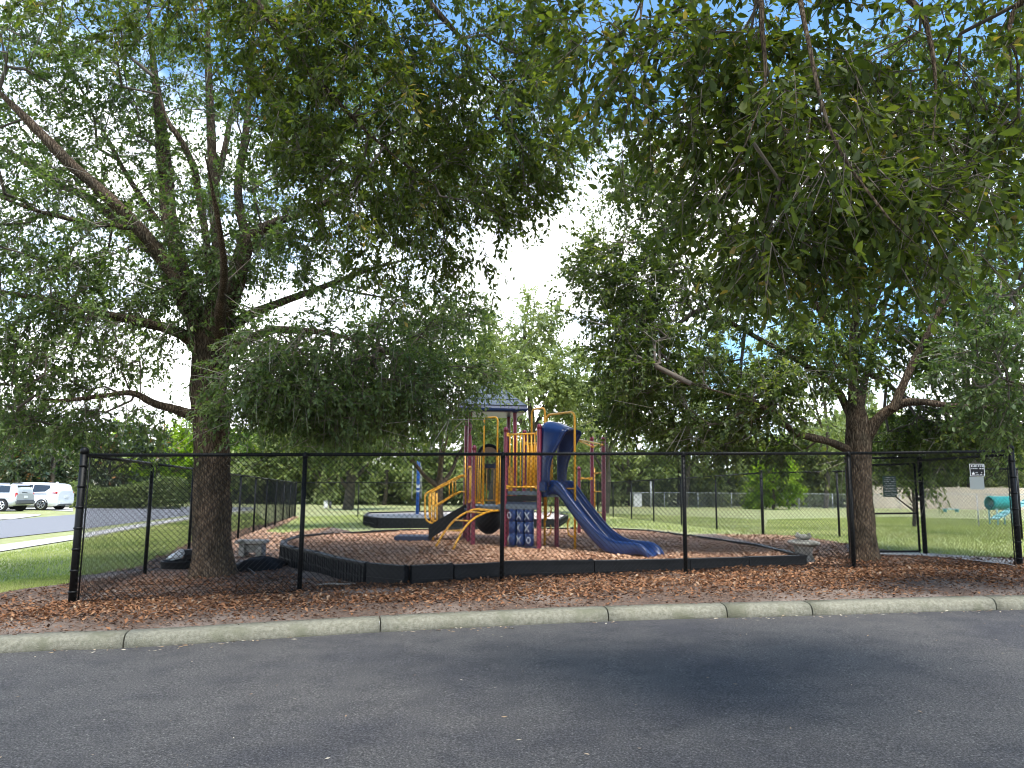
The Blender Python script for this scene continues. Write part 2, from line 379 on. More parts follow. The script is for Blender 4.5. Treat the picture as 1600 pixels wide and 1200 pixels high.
M['sgreen'] = mat('green_sign_face', (0.008, 0.045, 0.028), 0.45)
M['sgrey'] = mat('grey_sign_face', (0.25, 0.28, 0.27), 0.5)
M['teal'] = mat('teal_plastic', (0.0, 0.30, 0.28), 0.4)
M['lteal'] = mat('faded_teal_plastic', (0.22, 0.48, 0.50), 0.5, col2=(0.34, 0.6, 0.62), nscale=6)
M['cream'] = mat('cream_wall', (0.52, 0.44, 0.34), 0.85, col2=(0.6, 0.52, 0.42), nscale=1.5)
M['carw'] = mat('white_car_paint', (0.78, 0.80, 0.83), 0.22, coat=.8)
M['cars'] = mat('silver_car_paint', (0.52, 0.54, 0.56), 0.3, metal=.25, coat=.7)
M['glass'] = mat('dark_car_glass', (0.03, 0.035, 0.04), 0.06, spec=.9)
M['tyre'] = mat('tyre_rubber', (0.015, 0.015, 0.016), 0.8)
M['rim'] = mat('alloy_rim', (0.6, 0.62, 0.64), 0.25, metal=.9)
M['red'] = mat('red_lens', (0.55, 0.02, 0.02), 0.2, coat=.5)
M['bumper'] = mat('grey_bumper', (0.10, 0.105, 0.11), 0.6)
M['shell'] = mat('house_render', (0.55, 0.50, 0.42), 0.9)
M['shing'] = mat('grey_roof_shingles', (0.20, 0.19, 0.18), 0.9, col2=(0.28, 0.26, 0.24), nscale=10)
# ------------------------------------------------------------------ ground
def inpoly(x, y, poly):
    x = np.asarray(x); y = np.asarray(y); c = np.zeros(x.shape, bool); n = len(poly)
    for i in range(n):
        x1, y1 = poly[i]; x2, y2 = poly[(i + 1) % n]
        if y1 == y2: continue
        k = ((y1 > y) != (y2 > y)) & (x < (x2 - x1) * (y - y1) / (y2 - y1) + x1); c ^= k
    return c
def sheet(name, poly, zf, mt, res, parent=None, smooth=True, **kw):
    poly = [(float(a), float(b)) for a, b in poly]
    # densify the border
    B = []
    for i in range(len(poly)):
        a = np.array(poly[i]); b = np.array(poly[(i + 1) % len(poly)]); L = np.linalg.norm(b - a); k = max(1, int(L / (res * 1.5)))
        k = min(k, 400)
        for j in range(k): B.append(a + (b - a) * j / k)
    P = np.array(B); x0, y0 = P.min(0); x1, y1 = P.max(0)
    gx, gy = np.meshgrid(np.arange(x0, x1, res), np.arange(y0, y1, res)); gx = gx.ravel(); gy = gy.ravel()
    j = RNG.uniform(-.2, .2, (2, len(gx))) * res; gx = gx + j[0]; gy = gy + j[1]
    k = inpoly(gx, gy, poly); I = np.stack([gx[k], gy[k]], 1)
    vs = [Vector(p) for p in P.tolist()] + [Vector(p) for p in I.tolist()]
    ed = [(i, (i + 1) % len(P)) for i in range(len(P))]
    r = delaunay_2d_cdt(vs, ed, [], 1, 1e-5)
    V = [(v.x, v.y, zf(v.x, v.y)) for v in r[0]]
    me = bpy.data.meshes.new(name); me.from_pydata(V, [], [tuple(f) for f in r[2]]); me.update()
    if me.polygons and me.polygons[0].normal.z < 0: me.flip_normals()
    me.polygons.foreach_set('use_smooth', [smooth] * len(me.polygons))
    o = O(name, me, mt, parent, **kw); return o
# kerb foot line on the road, found from the photograph
kf = [(-60, -6.5), (-20, 3.6), (-9.5, 6.15)] + [tuple(PZ(u, v, 0.022 * xx)[:2]) for u, v, xx in ((0, 1021, -4.85), (192, 1013, -3.8), (594, 988, -1.4), (951, 971, 1.1), (1270, 962, 3.4), (1600, 953, 5.9))] + [(9.5, 9.0), (20, 9.6), (60, 11)]
kf = spline(kf, 10)
KX = kf[:, 0]; KY = kf[:, 1]
def kerby(x): return float(np.interp(x, KX, KY))
def roadz(x, y): return G(x, 0) - 0.14
lawn_poly = [(x, y + .16) for x, y in kf] + [(330, 30), (330, 420), (-330, 420), (-330, 0), (-80, -6)]
def lawnz(x, y): return G(x, y) - 0.01 - .05 * math.exp(-max(0, y - kerby(x)) / .8)
# fine sheet near, coarse far
near = [(x, y + .16) for x, y in kf if -30 < x < 40] + [(40, 70), (-50, 70), (-50, 2)]
sheet('lawn', near, lawnz, M['lawn'], 1.1, kind='structure')
def farz(x, y): return G(x, y) - 0.05
sheet('field', lawn_poly, farz, M['lawn'], 14, kind='structure')
sheet('road', [(x, y + .05) for x, y in kf] + [(60, -6), (-60, -12)], lambda x, y: roadz(x, y), M['asphalt'], 1.2, kind='structure')
sheet('verge', [(-60, -12.0), (60, -6.0), (60, -60), (-60, -60)], lambda x, y: G(x, 0), M['lawn'], 4, kind='structure')

# kerb: segments with a rounded nose, joints where the photograph has them
kerb = T('kerb', 'pale concrete kerb between the asphalt and the leaf litter', 'kerb'); kerb['kind'] = 'structure'; del kerb['category']
def kpoint(x): return np.array([x, kerby(x)])
jx = [-18, -14, -11, -8.0] + [float(PZ(u, v, 0.022 * xx)[0]) for u, v, xx in ((192, 1013, -3.8), (594, 988, -1.4), (951, 971, 1.1), (1138, 966, 2.5), (1270, 962, 3.4), (1560, 954, 5.7))] + [8.2, 11.5, 15, 19, 24]
prof = [(0.0, -.06), (0.0, .03), (0.010, .07), (0.028, .098), (0.055, .116), (0.09, .126), (0.25, .132), (0.25, -.06)]
for a, b in zip(jx[:-1], jx[1:]):
    rings = []; n = max(4, int((b - a) / .25)); g = 0.007
    xs = np.linspace(a + g, b - g, n)
    for x in xs:
        p = kpoint(x); t = kpoint(x + .05) - kpoint(x - .05); t /= np.linalg.norm(t); nn = np.array([-t[1], t[0]])
        w = noise.noise((x * 2.1, 3, 0)) * .006
        rings.append([(p[0] + nn[0] * (q + w), p[1] + nn[1] * (q + w), roadz(p[0], 0) + h + noise.noise((x * 3, q * 9, 7)) * .004) for q, h in prof])
    put('kerb_segment', MB().loft(rings), M['kerb'], kerb)

# ---- mulch bed with leaf litter
L0 = np.array([-5.5, 9.62]); 
def fline(x): return 9.62 + (x + 5.5) * 0.25       # front fence line
def berm(x, y):
    d = y - fline(x); s = math.exp(-(d / .55) ** 2)
    w = 1 / (1 + math.exp(-(x + 2.4) * 3)) / (1 + math.exp((x - 4.4) * 3))
    return .035 * s * w
def bedz(x, y):
    k = y - kerby(x)
    base = G(x, y) + 0.012 + .03 * noise.noise((x * .9, y * .9, 0)) + .018 * noise.noise((x * 3.1, y * 3.1, 4)) + berm(x, y)
    edge = min(1, max(0, (k - .25) / .5)); lim = roadz(x, 0) + .122
    return lim * (1 - edge) + base * edge
bedpx = [GP(*p)[:2] for p in ((120, 900), (215, 886), (262, 866), (300, 848), (372, 829), (420, 818), (466, 806.5), (466, 809), (440, 822), (412, 832), (447, 833), (520, 824))]
bed = [(x, kerby(x) + .19) for x in np.arange(-13, 16.1, .5)] + [(16, 13.3), (9.0, 13.3), (8.1, 13.4)] + \
      [tuple(GP(u, v)[:2]) for u, v in ((1437, 869), (1400, 862), (1372, 858), (1320, 850), (1250, 838.5), (1192, 836.5), (1120, 835))] + [(3.4, 21.6), (0, 22), (-3.2, 21)] + \
      [tuple(p) for p in reversed(bedpx)] + [tuple(GP(60, 908)[:2]), tuple(GP(0, 915)[:2]), (-13, 9.3)]
sheet('mulch_bed', bed, bedz, M['dirt'], 0.28, kind='structure')

# ---- pit
PITZ = 0.36
pit_px = [(447, 852), (449, 845), (470, 838), (520, 833.5), (583, 830.5), (640, 828), (720, 826), (830, 825), (956, 826), (1010, 828.5), (1075, 837), (1180, 851), (1251, 869.5), (1073, 874), (925, 877), (786, 879), (705, 883), (640, 885.5), (580, 880.5), (530, 871), (500, 863), (466, 857)]
pit = [tuple(PZ(u, v, PITZ + .03)[:2]) for u, v in pit_px]
def pitz(x, y):
    return PITZ + .022 * noise.noise((x * 1.1, y * 1.1, 9)) + .012 * noise.noise((x * 4, y * 4, 2)) - .0
sheet('play_pit_mulch', pit, pitz, M['pit'], 0.22, kind='structure')
bd = T('playground_border', 'black plastic timber border edging the mulch pit under the play structure', 'border', (pit[0][0], pit[0][1], 0))
pc = np.mean(np.array(pit), 0)
def border_run(poly, ztop, thing, closed=True, seg=1.2, rows=True, wall=.11):
    P = np.array(poly); n = len(P)
    pts = [P[i] for i in range(n)] + ([P[0]] if closed else [])
    # resample into timbers
    # straight stretches are divided, tight bends keep their own corners
    qq = [pts[0]]; acc = 0
    for i_ in range(len(pts) - 1):
        a, b = pts[i_], pts[i_ + 1]; L_ = np.linalg.norm(b - a); k_ = max(1, int(round(L_ / seg)))
        for j_ in range(1, k_ + 1): qq.append(a + (b - a) * j_ / k_)
    qx = [p[0] for p in qq]; qy = [p[1] for p in qq]; k = len(qq) - 1
    for i in range(k):
        a = np.array([qx[i], qy[i]]); b = np.array([qx[i + 1], qy[i + 1]]); t = b - a; L = np.linalg.norm(t); t /= L; nn = np.array([t[1], -t[0]])
        c = (a + b) / 2
        if np.dot(c - np.mean(P, 0), nn) < 0: nn = -nn
        zb = min(G(*a), G(*b)) - .06; zt = ztop + random.uniform(-.008, .008)
        mb = MB(); X = (t[0], t[1], 0); Y = (nn[0], nn[1], 0); Z = (0, 0, 1)
        mid = c + nn * wall / 2
        mb.box((mid[0], mid[1], (zb + zt) / 2), (L - .012, wall - .02, zt - zb), (X, Y, Z))
        # top lip, foot lip, ribs that frame the recessed squares
        mb.box((mid[0], mid[1], zt + .004), (L - .010, wall + .012, .03), (X, Y, Z))
        H = zt - zb; o2 = mid + nn * (wall / 2 - .004)
        mb.box((o2[0], o2[1], zt - H * .5), (L - .03, .018, .018), (X, Y, Z))
        if rows and (not thing['label'].startswith('black plastic timber') or mid[0] < -2.2):
            m_ = int(L / .1)
            for j in range(m_ + 1):
                q = a + t * (.02 + (L - .04) * j / m_) + nn * (wall - .004)
                mb.box((q[0], q[1], (zb + zt) / 2), (.016, .018, H - .04), (X, Y, Z))
        e = a + nn * wall * .5
        mb.tube([(e[0] + t[0] * .03, e[1] + t[1] * .03, zt + .012), (e[0] + t[0] * .03, e[1] + t[1] * .03, zt + .034)], .028, 8)
        put('border_timber', mb, M['blackp'], thing)
border_run(pit, PITZ + .03, bd)

# ---- second, sandy pit further back
p2px = [(572, 806), (578, 801), (640, 799.5), (760, 798), (860, 800), (884, 805), (870, 812), (760, 811.5), (640, 810.5), (592, 810)]
pit2 = [tuple(PZ(u, v, 0.30)[:2]) for u, v in p2px]
sheet('sand_pit', pit2, lambda x, y: .27 + .02 * noise.noise((x, y, 5)), M['sand'], 0.6, kind='structure')
bd2 = T('swing_pit_border', 'grey black plastic border round the pale sand pit behind the play structure', 'border', (pit2[0][0], pit2[0][1], 0))
border_run(pit2, 0.30, bd2, seg=1.6)

# ---- gate path, street, pavement, driveway
def gpoly(name, px, dz, mt, res=1.0):
    return sheet(name, [tuple(GP(u, v)[:2]) for u, v in px], lambda x, y: G(x, y) + dz, mt, res, kind='structure')
gpoly('gate_path', [(1325, 866), (1440, 871), (1500, 876), (1560, 883), (1600, 890), (1640, 896), (1700, 902), (1700, 884), (1600, 876.5), (1500, 870), (1440, 866), (1380, 862.5), (1330, 860)], .030, M['concrete'], .5)
gpoly('street', [(-150, 862), (0, 841.5), (111, 829.5), (210, 816.5), (300, 804.5), (400, 795.5), (400, 793), (300, 791.5), (200, 791.5), (135, 793), (118, 804), (0, 813.5), (-150, 822)], .012, M['street'], 2)
gpoly('pavement', [(-150, 884), (0, 862.5), (111, 844.5), (210, 826), (300, 811), (372, 799.5), (400, 797.8), (372, 797.2), (300, 807), (210, 820.5), (111, 837), (0, 852), (-150, 872)], .016, M['concrete'], 1)
gpoly('driveway', [(-150, 818), (0, 812.5), (16, 811), (62, 805), (40, 803), (0, 804), (0, 799), (55, 796), (114, 799.5), (114, 792), (-150, 796)], .016, M['concrete'], 2)
gpoly('driveway_apron', [(-30, 812.0), (16, 812.2), (62, 806), (64, 803.6), (30, 804), (-30, 806)], .020, M['concrete'], 2)

# ------------------------------------------------------------------ scattered small stuff
def frames(dirs, nrm):
    X = dirs / np.linalg.norm(dirs, axis=1, keepdims=True)
    Z = nrm - X * np.sum(nrm * X, 1, keepdims=True); Z /= np.maximum(1e-6, np.linalg.norm(Z, axis=1, keepdims=True))
    Y = np.cross(Z, X); return X, Y, Z
LEAF4 = (np.array([[0, 0, 0], [.55, .5, .14], [1, 0, -.06], [.55, -.5, .14]]), np.array([[0, 1, 2], [0, 2, 3]]))
LEAF8 = (np.array([[0, 0, 0], [1, 0, -.10], [.30, .33, .10], [.70, .48, .09], [.30, -.33, .10], [.70, -.48, .09]]),
         np.array([[0, 1, 3], [0, 3, 2], [0, 4, 5], [0, 5, 1]]))
DRY = (np.array([[0, 0, 0], [.5, .48, .3], [1, 0, .1], [.5, -.46, .26], [.5, 0, -.02]]),
       np.array([[0, 4, 1], [1, 4, 2], [2, 4, 3], [3, 4, 0]]))
CHIP = (np.array([[0, .5, 0], [1, .35, .1], [1, -.4, .3], [0, -.5, .4]]), np.array([[0, 1, 2], [0, 2, 3]]))
BLADE = (np.array([[0, .5, 0], [0, -.5, 0], [1, 0, 0]]), np.array([[0, 1, 2]]))
def scatter_mesh(tpl, pos, dirs, nrm, Ln, Wd, att, Hn=None, name='stuff'):
    tv, tf = tpl; X, Y, Z = frames(dirs, nrm); n = len(pos); Hn = Wd if Hn is None else Hn
    V = pos[:, None, :] + tv[None, :, 0:1] * (X * Ln[:, None])[:, None, :] + tv[None, :, 1:2] * (Y * Wd[:, None])[:, None, :] + tv[None, :, 2:3] * (Z * Hn[:, None])[:, None, :]
    Fc = (tf[None] + (np.arange(n) * len(tv))[:, None, None]).reshape(-1, tf.shape[1])
    return mesh_np(V.reshape(-1, 3), Fc, name, np.repeat(att, len(tv)))
def rand_flat(n, tilt):
    a = RNG.uniform(0, 2 * pi, n); d = np.stack([np.cos(a), np.sin(a), RNG.normal(0, tilt, n)], 1)
    u = np.stack([RNG.normal(0, tilt, n), RNG.normal(0, tilt, n), np.ones(n)], 1); return d, u
def in_region(n, poly, dens=None):
    P = np.array(poly); x0, y0 = P.min(0); x1, y1 = P.max(0); X = []; Y = []; got = 0
    while got < n:
        x = RNG.uniform(x0, x1, n * 2); y = RNG.uniform(y0, y1, n * 2); k = inpoly(x, y, poly)
        if dens is not None: k &= RNG.uniform(0, 1, len(x)) < dens(x, y)
        X.append(x[k]); Y.append(y[k]); got += k.sum()
    return np.concatenate(X)[:n], np.concatenate(Y)[:n]
def zs(f, x, y): return np.array([f(a, b) for a, b in zip(x.tolist(), y.tolist())])
fz = np.vectorize(fline); kz = lambda x: np.interp(x, KX, KY)
# brown oak leaves, thickest along the outside of the front fence
litter_poly = [(x, kerby(x) + .20) for x in np.arange(-9, 12.1, .5)] + [(12, 13.6), (8, 14.2), (5.6, 14.4), (4.9, 12.9)] + [(x, fline(x) + .55) for x in np.arange(4, -2.1, -1)] + [(-3.2, 12.0), (-4.4, 14.6), (-6.2, 13.2), (-7, 10.4), (-9, 9.4)]
def dens(x, y):
    d = y - fz(x); k = y - kz(x)
    b = np.exp(-((d + .75) / .8) ** 2) + .30 + .25 * np.exp(-(d / 3) ** 2)
    m_ = np.array([noise.noise((a * .8, c * 1.6, 1)) for a, c in zip(x.tolist(), y.tolist())])
    b = b * (0.75 + .9 * m_) * (.22 + .78 * np.clip((k - .45) / .8, 0, 1)); b[x < -5.6] *= .45
    return np.clip(b * np.clip((k - .17) / .35, 0.12, 1), 0.02, 1)
n = 46000
x, y = in_region(n, litter_poly, dens); z = zs(bedz, x, y)
d, u = rand_flat(n, .38); d2 = (y - fz(x))
col = np.clip(RNG.beta(2, 1.9, n) * .98 + .12 * np.exp(-((d2 + .6) / .7) ** 2) - .12 * (d2 > .1), 0, 1)
ln = RNG.uniform(.03, .078, n)
O('leaf_litter', scatter_mesh(DRY, np.stack([x, y, z + RNG.uniform(0, .02, n)], 1), d, u, ln, ln * RNG.uniform(.36, .6, n), col), M['litter'], kind='stuff', label='dry brown oak leaves strewn between the kerb and the fence', cat='leaf litter')
# fine bark crumbs over the bare strip by the kerb and under the trees
n = 32000
x, y = in_region(n, litter_poly, lambda x, y: np.clip(.35 + .65 * ((y - kz(x)) < 1.2) + .5 * (y - fz(x) > 0), 0, 1)); z = zs(bedz, x, y); d, u = rand_flat(n, .3)
ln = RNG.uniform(.012, .04, n)
O('bark_crumbs', scatter_mesh(CHIP, np.stack([x, y, z + .004], 1), d, u, ln, ln * .45, np.clip(RNG.beta(1.6, 2.4, n), 0, 1)), M['crumb'], kind='stuff', label='fine shredded bark over the bare earth beside the kerb', cat='bark mulch')
# chips in the pit
n = 52000
x, y = in_region(n, pit, lambda x, y: np.clip((12.5 / y) ** 2, 0.1, 1)); z = zs(pitz, x, y); d, u = rand_flat(n, .32)
ln = RNG.uniform(.02, .065, n)
att = np.clip(RNG.beta(2.2, 2, n) - .12 * (y < 13.2), 0, 1)
O('wood_chips', scatter_mesh(CHIP, np.stack([x, y, z + .004], 1), d, u, ln, ln * RNG.uniform(.35, .6, n), att), M['chip'], kind='stuff', label='pinkish brown wood chips filling the play pit', cat='wood chips')
# chips on the ground right and left of the pit
rb = [tuple(GP(u, v)[:2]) for u, v in ((1120, 836), (1192, 837), (1250, 839), (1320, 851), (1330, 885), (1262, 885), (1245, 866), (1180, 849))]
lb = [tuple(p) for p in bedpx] + [tuple(GP(447, 856)[:2]), tuple(GP(440, 880)[:2]), tuple(GP(380, 880)[:2]), tuple(GP(230, 890)[:2])]
for poly, n in ((rb, 9000), (lb, 11000)):
    x, y = in_region(n, poly); z = zs(bedz, x, y); d, u = rand_flat(n, .3); ln = RNG.uniform(.03, .08, n)
    O('bark_chips', scatter_mesh(CHIP, np.stack([x, y, z + .004], 1), d, u, ln, ln * .5, np.clip(RNG.beta(2.2, 2, n), 0, 1)), M['chip'], kind='stuff', label='pinkish bark chips on the ground to the right of the play pit' if poly is rb else 'pinkish bark chips along the left side fence', cat='bark chips')
# grass blades where the lawn is close enough for them to show
def grass(poly, n, l0, l1, w, label, dn=None, zf=G):
    x, y = in_region(n, poly, dn); z = zs(zf, x, y)
    d = np.stack([RNG.normal(0, .45, n), RNG.normal(0, .45, n), np.ones(n)], 1); u = np.stack([RNG.normal(0, 1, n), RNG.normal(0, 1, n), np.zeros(n)], 1)
    pn = np.array([noise.noise((a * .35, b * .35, 3)) for a, b in zip(x.tolist(), y.tolist())])
    O('grass', scatter_mesh(BLADE, np.stack([x, y, z - .01], 1), d, u, RNG.uniform(l0, l1, n), np.full(n, w) * RNG.uniform(.7, 1.3, n), np.clip(RNG.beta(2, 2.5, n) + pn * .8, 0, 1)), M['blade'], kind='stuff', label=label, cat='grass')
gl = [tuple(GP(u, v)[:2]) for u, v in ((-40, 925), (60, 912), (115, 902), (215, 888), (262, 868), (300, 850), (372, 830), (420, 818), (400, 801), (300, 813), (210, 828), (111, 847), (0, 866), (-60, 876))]
grass(gl, 52000, .03, .085, .014, 'short green grass left of the side fence up to the pavement')
gi = [tuple(GP(u, v)[:2]) for u, v in ((447, 834), (520, 826), (640, 822), (870, 822), (1010, 826), (1100, 834), (1192, 836), (1190, 812), (1000, 804), (700, 800), (470, 808), (412, 832))]
grass(gi, 42000, .04, .10, .019, 'mown grass inside the fenced playground behind the pit')
gr = [tuple(GP(u, v)[:2]) for u, v in ((1192, 837), (1320, 850), (1372, 858), (1440, 865), (1600, 876), (1660, 880), (1660, 815), (1400, 808), (1200, 812))]
grass(gr, 54000, .03, .085, .017, 'mown grass of the dog park to the right')
ge = [tuple(GP(u, v)[:2]) for u, v in ((-60, 940), (0, 927), (60, 918), (112, 912), (112, 900), (60, 905), (0, 912), (-60, 918))]
grass(ge, 6000, .03, .07, .012, 'thinning grass fading into the mulch at the left fence corner', zf=bedz)
# specks and fallen leaves on the asphalt and in the gutter
n = 520
x = RNG.uniform(-6, 8, n); yy = np.array([kerby(a) for a in x]); near_k = RNG.uniform(0, 1, n) < .62
y = np.where(near_k, yy - np.abs(RNG.normal(0.02, .10, n)) - .015, RNG.uniform(2.2, 8.4, n)); k = y < yy - .01; x = x[k]; y = y[k]; n = len(x)
clus = np.array([noise.noise((a * .9, 0, 8)) for a in x.tolist()]); near_k = near_k[k]; kk = (~near_k) | (clus > -.05); x = x[kk]; y = y[kk]; nk = near_k[kk]; n = len(x)
d, u = rand_flat(n, .15); ln = np.where(nk, RNG.uniform(.02, .07, n), RNG.uniform(.008, .045, n))
O('fallen_leaves', scatter_mesh(DRY, np.stack([x, y, zs(roadz, x, y) + .004], 1), d, u, ln, ln * .4, RNG.beta(2, 1.3, n), ln * .12), M['pale'], kind='stuff', label='pale fallen leaves and specks on the asphalt and in the gutter', cat='leaf litter')
# ------------------------------------------------------------------ fences
def chain_mesh(P, H, pitch, r, off=(0, -.035), lift=.03, zlist=None, sag=.0):
    """diagonal wires over a run of posts; P rows (x, y, zground), H fabric height"""
    P = np.array(P, float); seg = np.linalg.norm(P[1:, :2] - P[:-1, :2], axis=1); d = np.concatenate([[0], np.cumsum(seg)]); Lt = d[-1]
    step = .6
    A = []; B = []
    for sgn in (1, -1):
        for s0 in np.arange(-H, Lt + H, pitch):
            h = 0.0
            a0, a1 = 0.0, H
            # range of h for which s is inside
            if sgn > 0: a0 = max(a0, -s0); a1 = min(a1, Lt - s0)
            else: a0 = max(a0, s0 - Lt); a1 = min(a1, s0)
            if a1 - a0 < .02: continue
            k = max(1, int(math.ceil((a1 - a0) / step))); hh = np.linspace(a0, a1, k + 1); ss = s0 + sgn * hh
            A.append(np.stack([ss[:-1], hh[:-1]], 1)); B.append(np.stack([ss[1:], hh[1:]], 1))
    A = np.concatenate(A); B = np.concatenate(B)
    def mp(Q):
        x = np.interp(Q[:, 0], d, P[:, 0]); y = np.interp(Q[:, 0], d, P[:, 1]); z = np.interp(Q[:, 0], d, P[:, 2])
        i = np.clip(np.searchsorted(d, Q[:, 0]) - 1, 0, len(seg) - 1); t = (P[i + 1, :2] - P[i, :2]) / seg[i][:, None]; nn = np.stack([t[:, 1], -t[:, 0]], 1)
        w = .006 * np.sin(Q[:, 0] * 2.3 + Q[:, 1] * 1.7) + .004 * np.sin(Q[:, 0] * 7.1)
        return np.stack([x + nn[:, 0] * (off[1] * -1 + w) , y + nn[:, 1] * (off[1] * -1 + w), z + lift + Q[:, 1] + .005 * np.sin(Q[:, 0] * 3.1)], 1)
    a = mp(A); b = mp(B); D = b - a; D /= np.linalg.norm(D, axis=1, keepdims=True)
    up = np.array([0, 0, 1.0]); s1 = np.cross(D, up); s1 /= np.linalg.norm(s1, axis=1, keepdims=True); s2 = np.cross(D, s1)
    V = []
    for q in (a, b):
        for k in range(3):
            an = 2 * pi * k / 3; V.append(q + (s1 * math.cos(an) + s2 * math.sin(an)) * r)
    V = np.stack(V, 1).reshape(-1, 3); n = len(a)
    t = np.array([[0, 1, 4, 3], [1, 2, 5, 4], [2, 0, 3, 5]]); Fc = (t[None] + (np.arange(n) * 6)[:, None, None]).reshape(-1, 4)
    return mesh_np(V, Fc, 'chain_link_mesh', smooth=True)
def fence(name, label, P, H=1.8, pr=.03, term=(), rail=True, pitch=.072, wr=.0026, pmat='black', rmat='black', wmat='wire', group=None, posts=None, off=(0, -.035), railr=.022, bottom=False, cap=True, cat='fence', term_r=.042, term_h=.06):
    P = np.array(P, float); th = T(name, label, cat, P[0], group)
    for i, p in enumerate(P):
        if posts is not None and i not in posts: continue
        big = i in term; r = term_r if big else pr; h = H + (term_h if big else -.01)
        mb = MB(); mb.tube([(p[0], p[1], p[2] - .15), (p[0], p[1], p[2] + h)], r, 12)
        mb.lathe((p[0], p[1], p[2] + h), [(r * 1.12, -.03), (r * 1.15, 0.01), (r * .8, .025), (r * .2, .035)], 12)
        if big:
            for k in range(7): mb.lathe((p[0], p[1], p[2] + .15 + k * (H - .3) / 6), [(r * 1.12, -.012), (r * 1.16, 0), (r * 1.12, .012)], 10)
        o = put('post', mb, M[pmat], th)
    if rail:
        for a, b in zip(P[:-1], P[1:]):
            put('top_rail', MB().tube([(a[0], a[1], a[2] + H), (b[0], b[1], b[2] + H)], railr, 10), M[rmat], th)
    if bottom:
        mb = MB()
        for a, b in zip(P[:-1], P[1:]): mb.tube([(a[0], a[1], a[2] + .06), (b[0], b[1], b[2] + .06)], .004, 5)
        put('tension_wire', mb, M[wmat], th)
    me = chain_mesh(P, H, pitch, wr, off)
    O('chain_link_mesh', me, M[wmat], th, kind='stuff')
    return th
Z3 = lambda x, y, dz=0: (x, y, G(x, y) + dz)
def atu(u, ybase, ytop, Drange, H=1.83):
    return None
fx = {u: None for u in (115, 470, 786, 1071, 1334)}
def on_front(u, vb=880):
    # x on the fence line under image column u
    r = ray(u, vb); # x = r0*D ; D = 9.62+(x+5.5)*.25
    D = (9.62 + 5.5 * .25) / (1 - .25 * r[0]); return r[0] * D, D
FP = []
for u, vb, dz in ((113, 935, 0), (468, 915, 0), (784, 885, .03), (1071, 875, .03), (1334, 885, 0)):
    x, y = on_front(u, vb); FP.append((x, y, G(x, y) + dz))
FP.append((8.08, 12.35, G(8.08, 12.35) - .02))
# keep the top level: rail height comes from the ground at the posts
RAILZ = [G(p[0], p[1]) + 1.83 for p in FP]
th = T('chain_link_fence', 'tall black chain link fence along the front of the playground facing the road', 'fence', FP[0])
for i, p in enumerate(FP):
    big = i in (0, 5); r = .046 if big else .031; zt = RAILZ[i] + (.06 if big else -.01)
    mb = MB(); mb.tube([(p[0], p[1], p[2] - .2), (p[0], p[1], zt)], r, 14)
    mb.lathe((p[0], p[1], zt), [(r * 1.12, -.04), (r * 1.15, 0.01), (r * .8, .03), (r * .2, .045)], 14)
    if big:
        for k in range(7): mb.lathe((p[0], p[1], p[2] + .15 + k * 1.55 / 6), [(r * 1.12, -.014), (r * 1.2, 0), (r * 1.12, .014)], 10)
        q = p; sgn = 1 if i == 0 else -1
        mb.tube([(p[0] + .085 * sgn, p[1] - .02, p[2] + .03), (p[0] + .085 * sgn, p[1] - .02, p[2] + 1.8)], .009, 6)   # tension bar
    else:
        for k in range(5): mb.tube([(p[0], p[1] - .045, p[2] + .25 + k * .33), (p[0] + .03, p[1] - .02, p[2] + .25 + k * .33), (p[0], p[1] + .036, p[2] + .25 + k * .33), (p[0] - .036, p[1], p[2] + .25 + k * .33)], .003, 4)
    put('post', mb, M['black'], th)
for i in range(5):
    a, b = FP[i], FP[i + 1]
    put('top_rail', MB().tube([(a[0], a[1], RAILZ[i]), (b[0], b[1], RAILZ[i + 1])], .0225, 12), M['black'], th)
mb = MB()
for i in range(5):
    a, b = FP[i], FP[i + 1]; 
    mb.tube([(a[0], a[1] - .04, a[2] + .05), ((a[0] + b[0]) / 2, (a[1] + b[1]) / 2 - .04, (a[2] + b[2]) / 2 + .03), (b[0], b[1] - .04, b[2] + .05)], .003, 5)
put('tension_wire', mb, M['wire'], th)
O('chain_link_mesh', chain_mesh([(p[0], p[1], RAILZ[i] - 1.83) for i, p in enumerate(FP)], 1.83, .072, .0034, (0, -.034), lift=.035), M['wire'], th, kind='stuff')
# sign plates wired to this fence (their own things)
# left side fence
LP = [FP[0]]
for u, vb in ((214, 891), (279, 858), (333, 842), (384, 833), (404, 828), (421, 822.6), (433.5, 816.6), (445, 813.6), (455.5, 809.5), (464.5, 806.8)):
    p = GP(u, vb); LP.append(p)
LP = np.array(LP)
# straighten onto one line and even spacing
e0 = np.array(FP[0][:2]); e1 = np.array([-11.6, 41.5]); k = 11
LP = [Z3(*(e0 + (e1 - e0) * i / 10.0)) for i in range(11)]
fence('chain_link_fence', 'black chain link fence running back down the left side of the playground', LP, 1.83, term=(10,), posts=range(1, 11), off=(0, .035), rmat='galvd' if 'galvd' in M else 'black')
BPs = [Z3(*(np.array([-11.6, 41.5]) + (np.array([4.9, 43.5]) - np.array([-11.6, 41.5])) * i / 5)) for i in range(6)]
fence('chain_link_fence', 'black chain link fence closing the far back of the playground', BPs, 1.83, term=(5,), posts=range(1, 6), wr=.002)
RP = [Z3(*(np.array([4.9, 43.5]) + (np.array([7.3, 22.4]) - np.array([4.9, 43.5])) * i / 6)) for i in range(7)]
fence('chain_link_fence', 'black chain link fence along the far right side of the playground lawn', RP, 1.78, term=(6,), posts=range(1, 7), off=(0, -.03))
RQ = [Z3(7.3, 22.4), Z3(9.0, 21.2), Z3(10.9, 20.4), Z3(13.0, 19.7), Z3(16, 18.8)]
fence('chain_link_fence', 'black chain link fence between the mulch strip and the dog park grass', RQ, 1.78, posts=range(1, 5))
